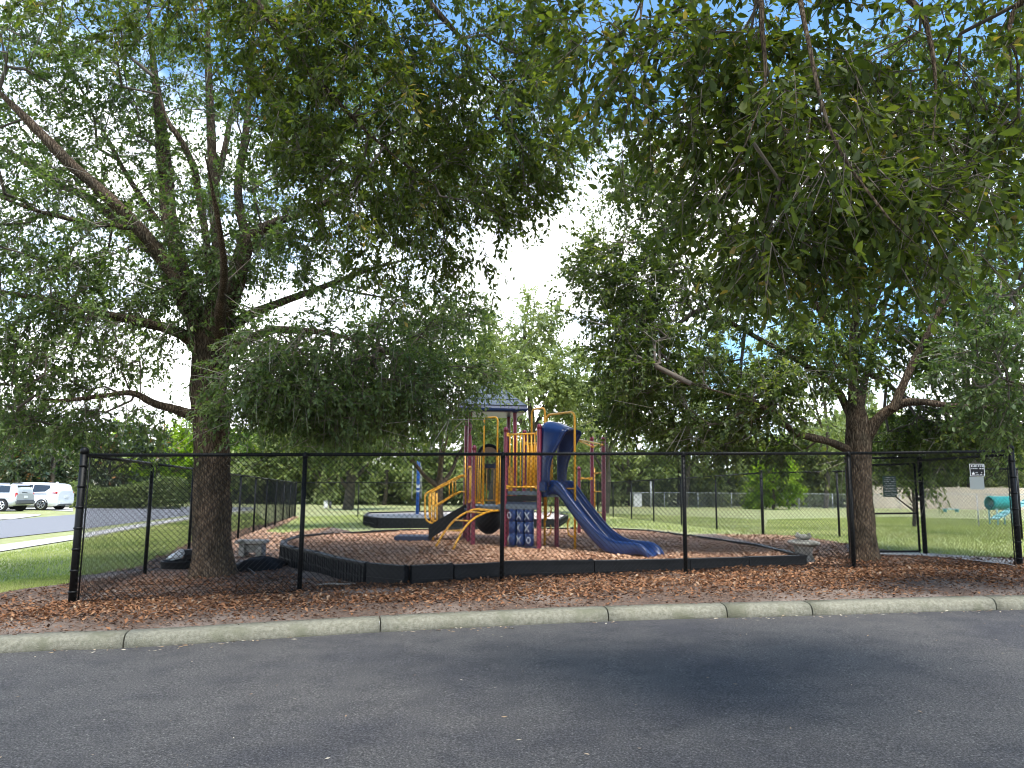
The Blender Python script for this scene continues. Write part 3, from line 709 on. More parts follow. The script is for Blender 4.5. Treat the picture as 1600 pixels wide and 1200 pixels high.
# vestibule side and gate
GA = Z3(6.58, 15.0); GB = Z3(7.93, 14.85)
fence('chain_link_fence', 'short black chain link return from the front fence to the gate post', [FP[4], GA], 1.83, term=(1,), posts=(1,), term_h=.04)
fence('chain_link_fence', 'black chain link panel from the gate post forward to the right front corner', [GB, FP[5]], 1.80, term=(0,), posts=(0,), term_h=.05, off=(0, .03))
# gate: a real frame with cross bar, hinges and its own mesh
g0 = np.array(GA) + np.array([.10, -.01, .07]); g1 = np.array(GB) + np.array([-.10, .01, .07])
gate = T('metal_gate', 'black framed chain link gate behind the right oak trunk', 'gate', GA)
fm = MB(); h = 1.66
for z in (0, h): fm.tube([g0 + [0, 0, z], g1 + [0, 0, z]], .021, 10)
for q in (g0, g1): fm.tube([q, q + [0, 0, h]], .021, 10)
put('gate_frame', fm, M['black'], gate)
put('cross_bar', MB().tube([g0 + [0, 0, .72], g1 + [0, 0, .72]], .016, 8), M['black'], gate)
for z in (.25, 1.4): put('hinge', MB().box(g0 + [-.05, 0, z], (.09, .05, .06)), M['black'], gate)
put('latch', MB().box(g1 + [.03, -.02, 1.0], (.14, .05, .05)).tube([g1 + [.0, -.05, .95], g1 + [.0, -.05, 1.12]], .01, 6), M['black'], gate)
O('chain_link_mesh', chain_mesh([g0, g1], h, .06, .0022, (0, -.012), lift=0), M['wire'], gate, kind='stuff')
put('header_rail', MB().tube([np.array(GA) + [0, 0, 1.86], np.array(GB) + [0, 0, 1.86]], .022, 10), M['black'], gate)
# drop rod posts by the gate
put('post', MB().tube([np.array(GA) + [.05, -.04, -.1], np.array(GA) + [.05, -.04, 1.8]], .02, 8), M['black'], gate)

def sign(name, label, c, w, h, face, rows, up=(0, 0, 1), right=(1, 0, 0), border=None, star=False, seed=1):
    rr = random.Random(seed); c = np.array(c, float); X = np.array(right, float); X /= np.linalg.norm(X); Z = np.array([0, 0, 1.0]); Y = np.cross(Z, X)
    th = T(name, label, 'sign', c)
    put('sign_board', MB().box(c, (w, .006, h), (X, Y, Z)), M[face], th, bevel=.0015)
    n = 0
    if border:
        mb = MB()
        for a, b, sw, sh in ((0, h / 2 - .006, w - .006, .008), (0, -h / 2 + .006, w - .006, .008), (w / 2 - .006, 0, .008, h - .02), (-w / 2 + .006, 0, .008, h - .02)):
            mb.box(c + X * a + Z * b - Y * .005, (sw, .003, sh), (X, Y, Z))
        put('sign_border', mb, M[border], th)
    mb = MB()
    for (z, lh, x0, x1) in rows:           # each row of print: letter-sized strokes
        x = x0
        while x < x1:
            lw = rr.uniform(.5, .9) * lh
            if rr.random() > .17:
                mb.box(c + X * (x + lw / 2) + Z * z - Y * .005, (lw * .28, .003, lh * .9), (X, Y, Z))
                if rr.random() > .3: mb.box(c + X * (x + lw * .66) + Z * (z + lh * rr.choice((-.32, 0, .32))) - Y * .0052, (lw * .5, .003, lh * .24), (X, Y, Z))
                if rr.random() > .5: mb.box(c + X * (x + lw * .85) + Z * z - Y * .0054, (lw * .22, .003, lh * .85), (X, Y, Z))
            x += lw * 1.25
    if star:
        sc = c + X * (-w * .27) + Z * (-h * .28); poly = [(math.sin(k * pi / 5) * (.032 if k % 2 == 0 else .014), math.cos(k * pi / 5) * (.032 if k % 2 == 0 else .014)) for k in range(10)]
        mb.prism(poly[::-1], sc - Y * .005, X, Z, Y, .004)
    put('lettering', mb, M['white'], th)
    return th
# green rules sign hung on the gate
gx = (g1 - g0)[:2]; gx = np.array([gx[0], gx[1], 0])
sc = PD(1390, 760, 14.80)
sign('rules_sign', 'dark green notice with lines of small white print hung on the gate', sc, .25, .40, 'sgreen', [(z, .016, -.105, .105) for z in (.165, .125, .09)] + [(z, .013, -.10, .10) for z in (.05, .02, -.01, -.04, -.07, -.10)] + [(-.145, .02, -.10, .10), (-.175, .012, -.08, .08)], right=gx, border=None, seed=4)
sc2 = PD(1526.5, 734.5, 12.28)
sign('warning_sign', 'small black and white sign with a star high on the right front fence', sc2, .24, .20, 'blackp', [(.065, .034, -.10, .10), (.025, .022, -.10, .10), (-.04, .018, -.03, .10), (-.07, .018, -.03, .10)], right=np.array(FP[5]) * [1, 1, 0] - np.array(FP[4]) * [1, 1, 0], border='white', star=True, seed=9)
sign('blank_sign', 'plain weathered grey plate fixed just below the star sign', PD(1526.5, 755, 12.28), .23, .20, 'sgrey', [], right=np.array(FP[5]) * [1, 1, 0] - np.array(FP[4]) * [1, 1, 0])

# ---- dog park beyond: low inner fence, galvanised far fences, cream wall
DQ = [Z3(15.9, 29.7), Z3(17.8, 29.4), Z3(20.6, 29), Z3(24, 28.7), Z3(27, 28.5)]
fence('low_fence', 'low thin chain link fence crossing the dog park behind the agility pieces', DQ, 1.2, pr=.022, rmat='galv', pmat='galv', wmat='galv', wr=.0014, pitch=.09, railr=.014)
GQ = [GP(985 + 60 * i, 790.5 + i * .35) for i in range(5)]
GQ = [(p[0], min(p[1], 64), G(p[0], 64)) for p in GQ]
GQ = [Z3((985 + 52 * i - 800) / F * (66 - .3 * i), 66 - .3 * i) for i in range(9)]
fence('low_fence', 'pale galvanised chain link fence at the far end of the field', GQ, 1.25, pr=.035, rmat='galv', pmat='galv', wmat='galv', wr=.003, pitch=.13, railr=.022)
wallp = [Z3(34, 70), Z3(60, 66)]
cw = T('garden_wall', 'long low cream coloured garden wall beyond the dog park', 'wall', Z3(34, 70))
for i in range(10):
    a = np.array([33.0 + i * 3.6, 70 - i * .45]); b = np.array([33.0 + (i + 1) * 3.6, 70 - (i + 1) * .45]); c = (a + b) / 2; an = math.atan2(b[1] - a[1], b[0] - a[0])
    put('wall_panel', MB().box((c[0], c[1], G(c[0], c[1]) + .95), (3.45, .10, 1.95), an), M['cream'], cw)
    put('wall_pier', MB().box((a[0], a[1], G(*a) + 1.0), (.18, .2, 2.1), an), M['cream'], cw, bevel=.02)
# white box and pole at the far fence
p = Z3(11.0, 67); t = T('utility_cabinet', 'small white utility cabinet standing at the end of the far galvanised fence', 'cabinet', p)
put('cabinet_body', MB().box((p[0], p[1], p[2] + .55), (.7, .5, 1.1)), M['white'], t, bevel=.03)
put('lid', MB().box((p[0], p[1], p[2] + 1.13), (.78, .58, .08)), M['galv'], t, bevel=.02)
p = Z3(12.0, 66); t = T('metal_pole', 'pale galvanised pole rising above the far fence in the field', 'pole', p)
put('shaft', MB().tube([(p[0], p[1], p[2] - .1), (p[0], p[1], p[2] + 2.1)], .09, 10), M['galv'], t); put('cap', MB().lathe((p[0], p[1], p[2] + 2.1), [(.1, 0), (.1, .04), (.02, .1)], 10), M['galv'], t)
p = GP(509, 794); t = T('marker_post', 'short white utility marker post in the grass left of the far tree trunk', 'post', p)
put('shaft', MB().box(p + [0, 0, .27], (.30, .22, .55)), M['white'], t, bevel=.03); put('cap', MB().box(p + [0, 0, .57], (.36, .28, .07)), M['sgrey'], t, bevel=.02)
p = GP(516, 794); t = T('utility_stub', 'short dark stub post right beside the white marker post', 'post', p)
put('shaft', MB().tube([p, p + [0, 0, .5]], .09, 10), M['bumper'], t); put('cap', MB().lathe(p + [0, 0, .5], [(.11, 0), (.1, .04), (.03, .08)], 10), M['blackp'], t)

# ---- agility tube and ramp
c = PD(1563, 786, 31); t = T('agility_tube', 'teal plastic crawl tube on legs at the right edge of the dog park', 'play tube', (c[0], c[1], G(c[0], c[1])))
a = c + [-.45, 0, 0]; b = c + [.55, .2, 0]
ax = (b - a); 
mb = MB(); n = 20; X = ax / np.linalg.norm(ax); Yv = np.cross([0, 0, 1.0], X); Zv = np.array([0, 0, 1.0]); rings = []
for s_, r_ in ((0, .25), (.02, .29), (.1, .27), (.5, .27), (.9, .27), (.98, .29), (1, .25)):
    rings.append([a + ax * s_ + (Yv * math.cos(2 * pi * k / n) + Zv * math.sin(2 * pi * k / n)) * r_ for k in range(n)])
for s_, r_ in ((1, .22), (0, .22)): rings.append([a + ax * s_ + (Yv * math.cos(2 * pi * k / n) + Zv * math.sin(2 * pi * k / n)) * r_ for k in range(n)])
mb.loft(rings, caps=False); put('tube', mb, M['teal'], t)
for s_ in (.15, .85):
    for w in (-.2, .2):
        q = a + ax * s_ + Yv * w; put('leg', MB().tube([q - [0, 0, .2], (q[0], q[1], G(q[0], q[1]) - .05)], .03, 8), M['lteal'], t)
r0 = PD(1553, 811, 30); t = T('agility_ramp', 'faded light teal ramp board sloping up beside the crawl tube', 'ramp', (r0[0], r0[1], G(r0[0], r0[1])))
r1 = PD(1612, 779, 30.3)
dv = r1 - r0; W = np.array([0, .35, 0])
mb = MB(); X = dv / np.linalg.norm(dv); Zv = np.cross(X, [0, 1.0, 0]); Zv *= (1 if Zv[2] > 0 else -1)
mb.box((r0 + r1) / 2, (np.linalg.norm(dv), .5, .05), (X, (0, 1, 0), Zv)); put('ramp_board', mb, M['lteal'], t)
for k in range(6):
    q = r0 + dv * (k + .7) / 6.5; put('cleat', MB().box(q + Zv * .04, (.05, .46, .03), (X, (0, 1, 0), Zv)), M['teal'], t)
for w in (-.2, .2):
    q = r0 + dv * .75 + np.array([0, w, 0]); put('leg', MB().tube([q, (q[0], q[1], G(q[0], q[1]) - .05)], .03, 8), M['lteal'], t)
c = GP(1486, 800); t = T('low_platform', 'flat teal platform lying low in the dog park grass', 'platform', c)
put('top_board', MB().box(c + [0, 0, .22], (1.1, .5, .06)), M['lteal'], t, bevel=.01)
for s_ in (-.45, .45): put('leg', MB().box(c + [s_, 0, .1], (.06, .4, .2)), M['teal'], t)

# ------------------------------------------------------------------ street furniture near
# left bench
c = GP(389, 871); c[2] = bedz(c[0], c[1])
t = T('concrete_bench', 'plain concrete garden bench to the right of the big left trunk', 'bench', c)
put('seat', MB().box(c + [0, .15, .31], (.62, .38, .07)), M['stone'], t, bevel=.015)
put('leg', MB().box(c + [-.17, .15, .12], (.12, .30, .30)), M['stone'], t, bevel=.012)
put('leg', MB().box(c + [.19, .15, .12], (.12, .30, .30)), M['stone'], t, bevel=.012)
put('plinth', MB().box(c + [.01, .17, .17], (.26, .2, .16)), M['stone'], t, bevel=.01)
# right stone bench seen from its end, with a small squirrel-like figure
c = GP(1257, 879); c[2] = bedz(c[0], c[1])
t = T('stone_bench', 'weathered cast stone bench on a carved stump base beside the pit corner', 'bench', c)
def lump(cx, prof, n=18, amp=.02, seed=0, sq=1.0, dy=1.0):
    rings = []
    for r_, z_ in prof:
        rings.append([(cx[0] + math.cos(2 * pi * k / n) * r_ * (1 + amp * 4 * noise.noise((math.cos(2 * pi * k / n) * 2, math.sin(2 * pi * k / n) * 2, z_ * 9 + seed))), cx[1] + dy * math.sin(2 * pi * k / n) * r_ * (1 + amp * 4 * noise.noise((k, seed, z_))), cx[2] + z_) for k in range(n)])
    return MB().loft(rings)
put('base', lump(c, [(.17, -.05), (.165, .03), (.145, .08), (.135, .14), (.145, .20), (.165, .26), (.175, .30)], 22, .09, 3, dy=1.3), M['stone'], t)
put('seat', lump(c + [0, 0, .29], [(.18, -.01), (.235, .015), (.25, .035), (.235, .065), (.16, .08), (.02, .085)], 24, .015, 5, dy=1.7), M['stone'], t)
fg = T('stone_ornament', 'small grey stone animal figure lying on the carved stump bench', 'ornament', c + [0, 0, .375])
q = c + [-.02, 0, .375]
put('body', lump(q + [.03, 0, 0], [(.05, 0), (.085, .02), (.09, .05), (.07, .08), (.03, .10), (.005, .105)], 14, .05, 1), M['stone'], fg)
put('head', lump(q + [-.075, -.01, .03], [(.02, 0), (.045, .015), (.052, .04), (.045, .07), (.02, .088)], 12, .03, 2), M['stone'], fg)
for s_ in (-.025, .025): put('ear', MB().lathe(q + [-.08, s_, .105], [(.016, 0), (.012, .018), (.003, .034)], 6), M['stone'], fg)
put('tail', MB().tube([q + [.10, 0, .02], q + [.14, 0, .06], q + [.12, 0, .11], q + [.09, 0, .10]], [.02, .032, .03, .012], 8), M['stone'], fg)
put('paw', MB().box(q + [-.09, -.03, .012], (.07, .03, .024)), M['stone'], fg, bevel=.008); put('paw', MB().box(q + [-.09, .03, .012], (.07, .03, .024)), M['stone'], fg, bevel=.008)

# black plastic sheet, tray, pipes and white hose by the left trunk
c = GP(400, 889); c[2] = bedz(c[0], c[1])
def tarp(u0, v0, u1, v1, ht, name, label):
    a = GP(u0, v0); b = GP(u1, v1); n = 22; m_ = 9; V = []; Fs = []
    for i in range(n + 1):
        s_ = i / n
        for j in range(m_ + 1):
            w = j / m_; p = a + (b - a) * s_; dy = (w - .5) * .75
            env = math.sin(pi * s_) ** .6 * math.sin(pi * w) ** .7
            z = bedz(p[0], p[1] + dy) + .004 + env * ht * (1 + .5 * noise.noise((s_ * 4, w * 3, 2))) + .02 * abs(noise.noise((s_ * 9, w * 5, 6))) * env * 3
            V.append((p[0] + .05 * noise.noise((s_ * 3, w * 6, 1)), p[1] + dy, z))
    for i in range(n):
        for j in range(m_): k = i * (m_ + 1) + j; Fs.append((k, k + m_ + 1, k + m_ + 2, k + 1))
    return V, Fs
V, Fs = tarp(362, 893, 444, 888, .20, '', '')
O('plastic_sheet', MB().add(V, Fs, True).mesh('plastic_sheet'), M['sheet'], label='crumpled black plastic sheet heaped to the right of the big left trunk', cat='plastic sheet')
p = [GP(u, v) for u, v in ((362, 886), (378, 891), (392, 896), (404, 903))]
pp = [np.array([q[0], q[1], bedz(q[0], q[1]) + h_]) for q, h_ in zip(p, (.02, .05, .045, .0))]
O('irrigation_pipe', MB().tube(spline(pp, 5), .011, 6).mesh(), M['blackp'], label='thin black irrigation pipe curving over the mulch at the trunk foot', cat='pipe')
p = [GP(u, v) for u, v in ((438, 880), (462, 884), (480, 889), (496, 893), (515, 897))]
pp = [np.array([q[0], q[1], bedz(q[0], q[1]) + .03]) for q in p]
O('edging_strip', MB().tube(spline(pp, 5), .014, 6).mesh(), M['blackp'], label='black edging strip lying in the mulch along the left end of the border', cat='edging')
c = GP(276, 888); c[2] = bedz(c[0], c[1])
t = T('plastic_tray', 'low round black plastic tray on the mulch left of the big trunk', 'tray', c)
put('tray_wall', MB().lathe(c + [0, .1, 0], [(.30, -.02), (.31, .0), (.31, .10), (.325, .115), (.29, .115), (.28, .02)], 28), M['blackp'], t)
put('tray_floor', MB().lathe(c + [0, .1, 0], [(.28, .015), (.28, .03)], 24), M['blackp'], t)
c2 = c + np.array([.12, .35, 0])
t = T('plastic_crate', 'flat black plastic box propped behind the tray and trunk', 'box', c2)
put('box_body', MB().box(c2 + [.06, .05, .24], (.42, .3, .10)), M['blackp'], t, bevel=.01)
for s_ in (-.1, .22): put('leg', MB().box(c2 + [s_, .05, .09], (.05, .26, .21)), M['blackp'], t)
t = T('white_hose', 'coiled white hose slumped on the black tray', 'hose', c)
mb = MB()
for k in range(4):
    pts = [c + np.array([-.10 + (.13 - .012 * k) * math.cos(a_) + .02 * k, .12 + .10 * math.sin(a_), .135 + .028 * k + .02 * math.sin(a_ * 2 + k) + max(0, math.cos(a_ + .6)) * .07]) for a_ in np.linspace(0, 2 * pi, 26)]
    put('coil', MB().tube(pts, .014, 7), M['white'], t)
# broken branch and pale stick in the litter
p = [GP(u, v) for u, v in ((492, 921), (515, 919.5), (535, 921), (556, 920))]
pp = [np.array([q[0], q[1], bedz(q[0], q[1]) + .035]) for q in p]
O('stick', MB().tube(spline(pp, 4), [.006 + .012 * math.sin(pi * i / 12) for i in range(13)], 6).mesh(), M['dtwig'], label='pale bare stick lying in the leaf litter before the pit', cat='stick')
p = GP(336, 897); O('paper_scrap', lump(np.array([p[0], p[1], bedz(p[0], p[1]) + .01]), [(.01, 0), (.035, .01), (.04, .03), (.02, .055), (.004, .06)], 9, .12, 4).mesh(), M['white'], label='crumpled white paper scrap at the foot of the big left trunk', cat='litter')
# ------------------------------------------------------------------ play structure
ps = T('play_structure', 'burgundy, yellow and blue play structure with slide in the mulch pit', 'play structure', PZ(795, 850, PITZ))
def at(u, v, D): return PD(u, v, D)
def pole(x, y, ztop, r=.045, m_='burg', z0=PITZ - .15):
    mb = MB(); mb.tube([(x, y, z0), (x, y, ztop - r * .6)], r, 14, caps=False)
    mb.lathe((x, y, ztop - r * .6), [(r * 1.08, -.05), (r * 1.08, 0), (r * .95, r * .5), (r * .55, r * .95), (r * .1, r * 1.1)], 14)
    return put('post', mb, M[m_], ps)
def ztop(u, v, y): return PD(u, v, y)[2]
a_ = np.array([.815, -.58, 0]); b_ = np.array([.58, .815, 0])
Bp = np.array([.525, 14.40, 0]); Ap = Bp - a_ * .78; Ep = Bp + b_ * .62; Fp = Ap + b_ * .64; Sp = Ap - a_ * .78
P1 = np.array([-.885, 16.2, 0]); P3 = np.array([.07, 16.2, 0]); P2 = P1 + [-.14, 1.0, 0]; P4 = P3 + [-.14, 1.0, 0]
HD = PITZ + 1.06; LD = PITZ + .76
for p, (u, v) in ((Ap, (790, 668.5)), (Bp, (843, 664)), (Ep, (869, 757)), (Fp, (817, 673)), (Sp, (740, 697))): pole(p[0], p[1], ztop(u, v, p[1]))
RZ = PD(735, 641, 16.0)[2]
for p in (P1, P3, P2, P4): pole(p[0], p[1], RZ + .05)
# decks
def deck(poly, z, name='deck', th_=.07):
    c = np.mean(poly, 0); mb = MB(); poly = [(p[0], p[1]) for p in poly]
    mb.prism(poly, (0, 0, z - th_ / 2), (1, 0, 0), (0, 1, 0), (0, 0, 1), th_); return put(name, mb, M['deck'], ps, bevel=.008)
def inset(P_, k):
    c = np.mean(P_, 0); return [c + (p - c) * k for p in P_]
deck(inset([Bp, Ep, Fp, Ap], .97), HD)
deck(inset([Sp, Ap, Fp, P3, P1], .95), LD)
deck(inset([P1, P3, P4, P2], .96), LD + .002)
put('deck_riser', MB().box((Ap + Fp) / 2 + [0, 0, (HD + LD) / 2 - .05], (.60, .03, HD - LD - .10), math.atan2(b_[1], b_[0])), M['blackp'], ps)
for p0, p1, z_, hh, mm_ in ((Ap, Bp, HD - .13, .09, 'blackp'), (Ap, Bp, HD - .235, .075, 'dblue')):
    c = (p0 + p1) / 2; put('deck_skirt', MB().box(c + [0, 0, z_], (.70, .04, hh), math.atan2(a_[1], a_[0])), M[mm_], ps, bevel=.006)
# bar panels
def bar_panel(p0, p1, z0, z1, n, out=.0, r=.011, rr=.016, name='barrier'):
    d = (p1 - p0) / np.linalg.norm(p1 - p0); q0 = p0 + d * .05; q1 = p1 - d * .05; Z = np.array([0, 0, 1.0])
    f = put(name, MB().tube([q0 + Z * z1, q1 + Z * z1], rr, 8), M['gold'], ps)
    put('bottom_rail', MB().tube([q0 + Z * z0, q1 + Z * z0], rr, 8), M['gold'], f)
    for q in (q0, q1):
        for z_ in (z0, z1): put('bracket', MB().box(q + Z * z_, (.05, .05, .07)), M['gold'], f)
    for i in range(n):
        q = q0 + (q1 - q0) * (i + .6) / (n + .2)
        put('bar', MB().tube([q + Z * z0, q + Z * z1], r, 7), M['gold'], f)
bar_panel(Ap, Bp, PD(816, 761, 14.6)[2], PD(816, 678, 14.6)[2], 8, r=.013)
bar_panel(Fp, Ep, HD + .09, HD + .95, 7)
bar_panel(P3, P4, LD + .08, LD + .8, 8)
bar_panel(P2, P4, LD + .08, LD + .8, 5)
bar_panel(P1 + [.0, .0, 0], Sp, LD + .08, LD + .78, 5)
# solid slat panel behind the bars (wide vertical slats)
q0 = Fp + (Ep - Fp) * .04 + b_ * .02; q1 = Ep + b_ * .02
for i in range(5):
    q = q0 + (q1 - q0) * (i + .5) / 5.5; put('slat', MB().box(q + [0, 0, HD + .50], (.075, .012, .84), math.atan2(a_[1], a_[0])), M['gold'], ps, bevel=.004)
# tall entry arch and its two narrow side loops on the low deck front edge
e = (Ap - Sp); 
def onSA(u):  # point on the S-A line in column u
    k = (u - 800) / F; t = (k * Sp[1] - Sp[0]) / (e[0] - k * e[1]); return Sp + e * t
ql, qr = onSA(757), onSA(778); zt = PD(767, 652.5, 15.1)[2]; Zv = np.array([0, 0, 1.0])
def arch(q0, q1, z0, z1, rc=.07, r=.018, n=5):
    d = (q1 - q0); L = np.linalg.norm(d); d = d / L; pts = [q0 + Zv * z0]
    for k in range(n + 1):
        t = pi / 2 * k / n; pts.append(q0 + d * (rc - rc * math.cos(t)) + Zv * (z1 - rc + rc * math.sin(t)))
    for k in range(n + 1):
        t = pi / 2 * k / n; pts.append(q1 - d * (rc - rc * math.sin(t)) + Zv * (z1 - rc + rc * math.cos(t)))
    pts.append(q1 + Zv * z0); return MB().tube(pts, r, 9)
put('entry_arch', arch(ql, qr, LD + .03, zt), M['gold'], ps)
for ua, ub in ((745, 755.5), (777, 786)):
    s0, s1 = onSA(ua), onSA(ub); o = put('side_loop', arch(s0, s1, PD(750, 786, 15.1)[2], PD(750, 709, 15.1)[2], .03, .013), M['gold'], ps)
    for t in (.33, .66):
        q = s0 + (s1 - s0) * t; put('bar', MB().tube([q + Zv * PD(750, 785, 15.1)[2], q + Zv * PD(750, 710, 15.1)[2]], .010, 7), M['gold'], o)
    put('loop_foot', MB().tube([s0 + Zv * PD(750, 786, 15.1)[2], s1 + Zv * PD(750, 786, 15.1)[2]], .013, 7), M['gold'], o)
# round window arch at the back of the tower
bc = PD(764, 713, 16.75); mb = MB(); n = 16; rr = .235
ptsr = [bc + np.array([rr * math.cos(pi - pi * k / n), 0, rr * 1.02 * math.sin(pi * k / n)]) for k in range(n + 1)]
put('window_arch', MB().tube(ptsr, .035, 9), M['blackp'], ps)
put('window_panel', MB().prism([((rr - .03) * math.cos(pi * k / n), (rr - .03) * math.sin(pi * k / n)) for k in range(n + 1)], bc, (1, 0, 0), (0, 0, 1), (0, -1, 0), .02), M['tan'], ps)
put('counter_panel', MB().box(bc + [0, 0, -.215], (.62, .05, .10)), M['dblue'], ps, bevel=.012)
for s_ in (-.27, .27): put('window_leg', MB().box(bc + [s_, .01, -.42], (.05, .03, .9)), M['dblue'], ps)
# arched ladder
L1 = [(751.5, 794.5, 15.25), (735, 798, 15.15), (714, 809.5, 14.95), (696, 829, 14.8), (681, 853.5, 14.62)]
L2 = [(780, 797.5, 14.98), (762, 800, 14.75), (739.5, 811, 14.45), (723, 829, 14.2), (708, 857.5, 13.92)]
l1 = spline([PD(*p) for p in L1], 5); l2 = spline([PD(*p) for p in L2], 5)
put('arch_ladder_rail', MB().tube(l1, .021, 9), M['gold'], ps); put('arch_ladder_rail', MB().tube(l2, .021, 9), M['gold'], ps)
for k in (2, 6, 11, 15): put('rung', MB().tube([l1[k], l2[k]], .016, 8), M['gold'], ps)
put('ladder_plate', MB().prism([(0, 0), (1, 0), (1, 1), (0, 1)], l1[0] - [0, 0, .0], l2[0] - l1[0], (l1[3] - l1[0]), (0, 0, 1), .02), M['gold'], ps)
# stair with stringers, treads, transfer step and handrails
sx0, sx1 = -.98, -1.72; yn, yf = 16.25, 17.1
for y in (yn, yf):
    put('stringer', MB().prism([(sx1, PITZ + .03), (sx1, PITZ + .33), (sx0, LD + .0), (sx0, LD - .26)], (0, y, 0), (1, 0, 0), (0, 0, 1), (0, -1, 0), .04), M['blackp'], ps, bevel=.006)
for k in range(4):
    t = (k + .3) / 4; put('tread', MB().box((sx1 + (sx0 - sx1) * t + .06, (yn + yf) / 2, PITZ + .14 + (LD - PITZ - .14) * t), (.22, yf - yn - .05, .04)), M['deck'], ps, bevel=.006)
tb = PZ(673, 844, PITZ); ta = PZ(619, 844, PITZ)
put('transfer_step', MB().box(((ta[0] + tb[0]) / 2, 16.62, PITZ + .045), (.76, .72, .10)), M['dblue'], ps, bevel=.012)
put('step_upright', MB().box((tb[0] + .01, 16.62, PITZ + .18), (.05, .72, .34)), M['dblue'], ps, bevel=.008)
for dy in (0, .85):
    D0 = 16.25
    def Q(u, v): p = PD(u, v, D0); p[1] += dy; return p
    hr = spline([Q(728, 743.5), Q(719, 743.5), Q(694, 756), Q(672, 767.5), Q(665.5, 772), Q(664, 780), Q(664, 800), Q(665, 810), Q(669, 815), Q(676, 818)], 4)
    o = put('handrail', MB().tube(hr, .018, 9).tube([Q(676.5, 771), Q(676.5, 843)], .018, 9), M['gold'], ps)
    put('lower_rail', MB().tube(spline([Q(729, 769), Q(717, 769), Q(698, 779), Q(678, 791.5)], 4), .014, 8), M['gold'], o)
    for u, v0, v1 in ((673, 769.5, 817), (702, 752.5, 776.5), (707.5, 750, 774)): put('bar', MB().tube([Q(u, v0), Q(u, v1)], .012, 7), M['gold'], o)
put('grab_bar', MB().tube([PD(727, 710, 16.15), PD(727.5, 788, 16.15)], .016, 8), M['gold'], ps)
# dark moulded pod under the low deck
cp = PD(764, 797, 15.9); n = 20; rings = []
for z_, r_ in ((0, .30), (-.08, .315), (-.2, .31), (-.32, .27), (-.42, .19), (-.475, .09), (-.485, .01)):
    rings.append([cp + np.array([math.cos(2 * pi * k / n) * r_ * .92, math.sin(2 * pi * k / n) * r_, z_]) for k in range(n)])
put('bucket_seat', MB().loft(rings), M['blackp'], ps)
# noughts and crosses panel
fr0 = onSA(792); d = a_; ang = math.atan2(a_[1], a_[0]); c0 = (Ap + Bp) / 2
put('panel_frame', MB().box(c0 + [0, 0, PD(812, 792, 14.62)[2]], (.72, .09, .095), ang), M['deck'], ps, bevel=.01)
zr = [PD(812, v, 14.62)[2] for v in (805.5, 824.5, 843)]
marks = [['O', 'X', 'X'], ['', 'K', 'X'], ['C', 'X', 'O']]
nrm = np.array([-.58, -.815, 0])
for r_, z_ in enumerate(zr):
    for c_ in range(3):
        q = c0 + a_ * (-.195 + .185 * c_) + Zv * z_
        o = put('cylinder', MB().lathe(q, [(.078, -.112), (.086, -.10), (.086, .10), (.078, .112)], 14), M['blue'], ps)
        k = marks[r_][c_]; mb = MB(); w, h = .062, .075; s_ = q + nrm * .089
        if k == 'X': mb.box(s_, (.17, .008, .012), (a_ * .6 + Zv * .8, nrm, -a_ * .8 + Zv * .6)); mb.box(s_ + nrm * .001, (.17, .008, .012), (a_ * .6 - Zv * .8, nrm, a_ * .8 + Zv * .6))
        elif k == 'K': mb.box(s_ + Zv * .035, (.10, .008, .012), (a_ * .6 + Zv * .8, nrm, -a_ * .8 + Zv * .6)); mb.box(s_ - Zv * .035, (.10, .008, .012), (a_ * .6 - Zv * .8, nrm, a_ * .8 + Zv * .6))
        elif k in 'OC' and k:
            sh = -.035 if r_ == 0 else (.04 if c_ == 2 else -.02); m0, m1 = (0, 2 * pi) if k == 'O' else (pi * .45, pi * 1.4)
            mb.tube([s_ + a_ * (sh + .04 * math.cos(t)) + Zv * .055 * math.sin(t) for t in np.linspace(m0, m1, 15)], .007, 5, caps=(k == 'C'))
        if mb.v: put('mark', mb, M['mark'], o)
for s_ in (-.10, .09):
    put('spindle', MB().tube([c0 + a_ * (s_ + 0) + Zv * (zr[2] - .14), c0 + a_ * s_ + Zv * (zr[0] + .14)], .008, 6), M['blackp'], ps)
put('panel_foot', MB().box(c0 + Zv * (zr[2] - .135), (.70, .06, .03), ang), M['dblue'], ps)
# slide
sd_ = np.array([.745, -.667, 0]); sp_ = np.array([.667, .745, 0])
N0 = np.array([.62, 14.46, 0]); N1 = np.array([2.44, 12.78, 0])
def slp(u, v):
    k = ray(u, v)[0]; e_ = N1 - N0; t = (k * N0[1] - N0[0]) / (e_[0] - k * e_[1]); q = N0 + e_ * t; q = q.copy(); q[2] = PD(u, v, q[1])[2]; return q
edge = [slp(*p) for p in ((853, 751), (871, 751.5), (886, 771), (900, 790), (915, 809), (930, 826), (944, 837), (957, 843.5), (970, 846), (982, 847), (993, 848.4), (1001, 852), (1008, 858), (1013, 866))]
edge = spline(edge, 3)
W2 = .25
sec = [(-.00, -.26), (-.012, -.20), (-.015, -.05), (-.004, -.012), (.016, 0), (.036, -.004), (.05, -.02), (.062, -.022), (.078, -.012), (.092, -.03), (.102, -.13), (.15, -.175)]
sec = sec + [(2 * W2 - s_, h_) for s_, h_ in reversed(sec)]
rings = []
for i, q in enumerate(edge):
    t = i / (len(edge) - 1); sk = 1.0 if t < .6 else max(.34, 1 - (t - .6) * 1.6)
    rings.append([q + sp_ * s_ + Zv * (h_ * sk) for s_, h_ in sec])
put('slide', MB().loft(rings), M['blue'], ps)
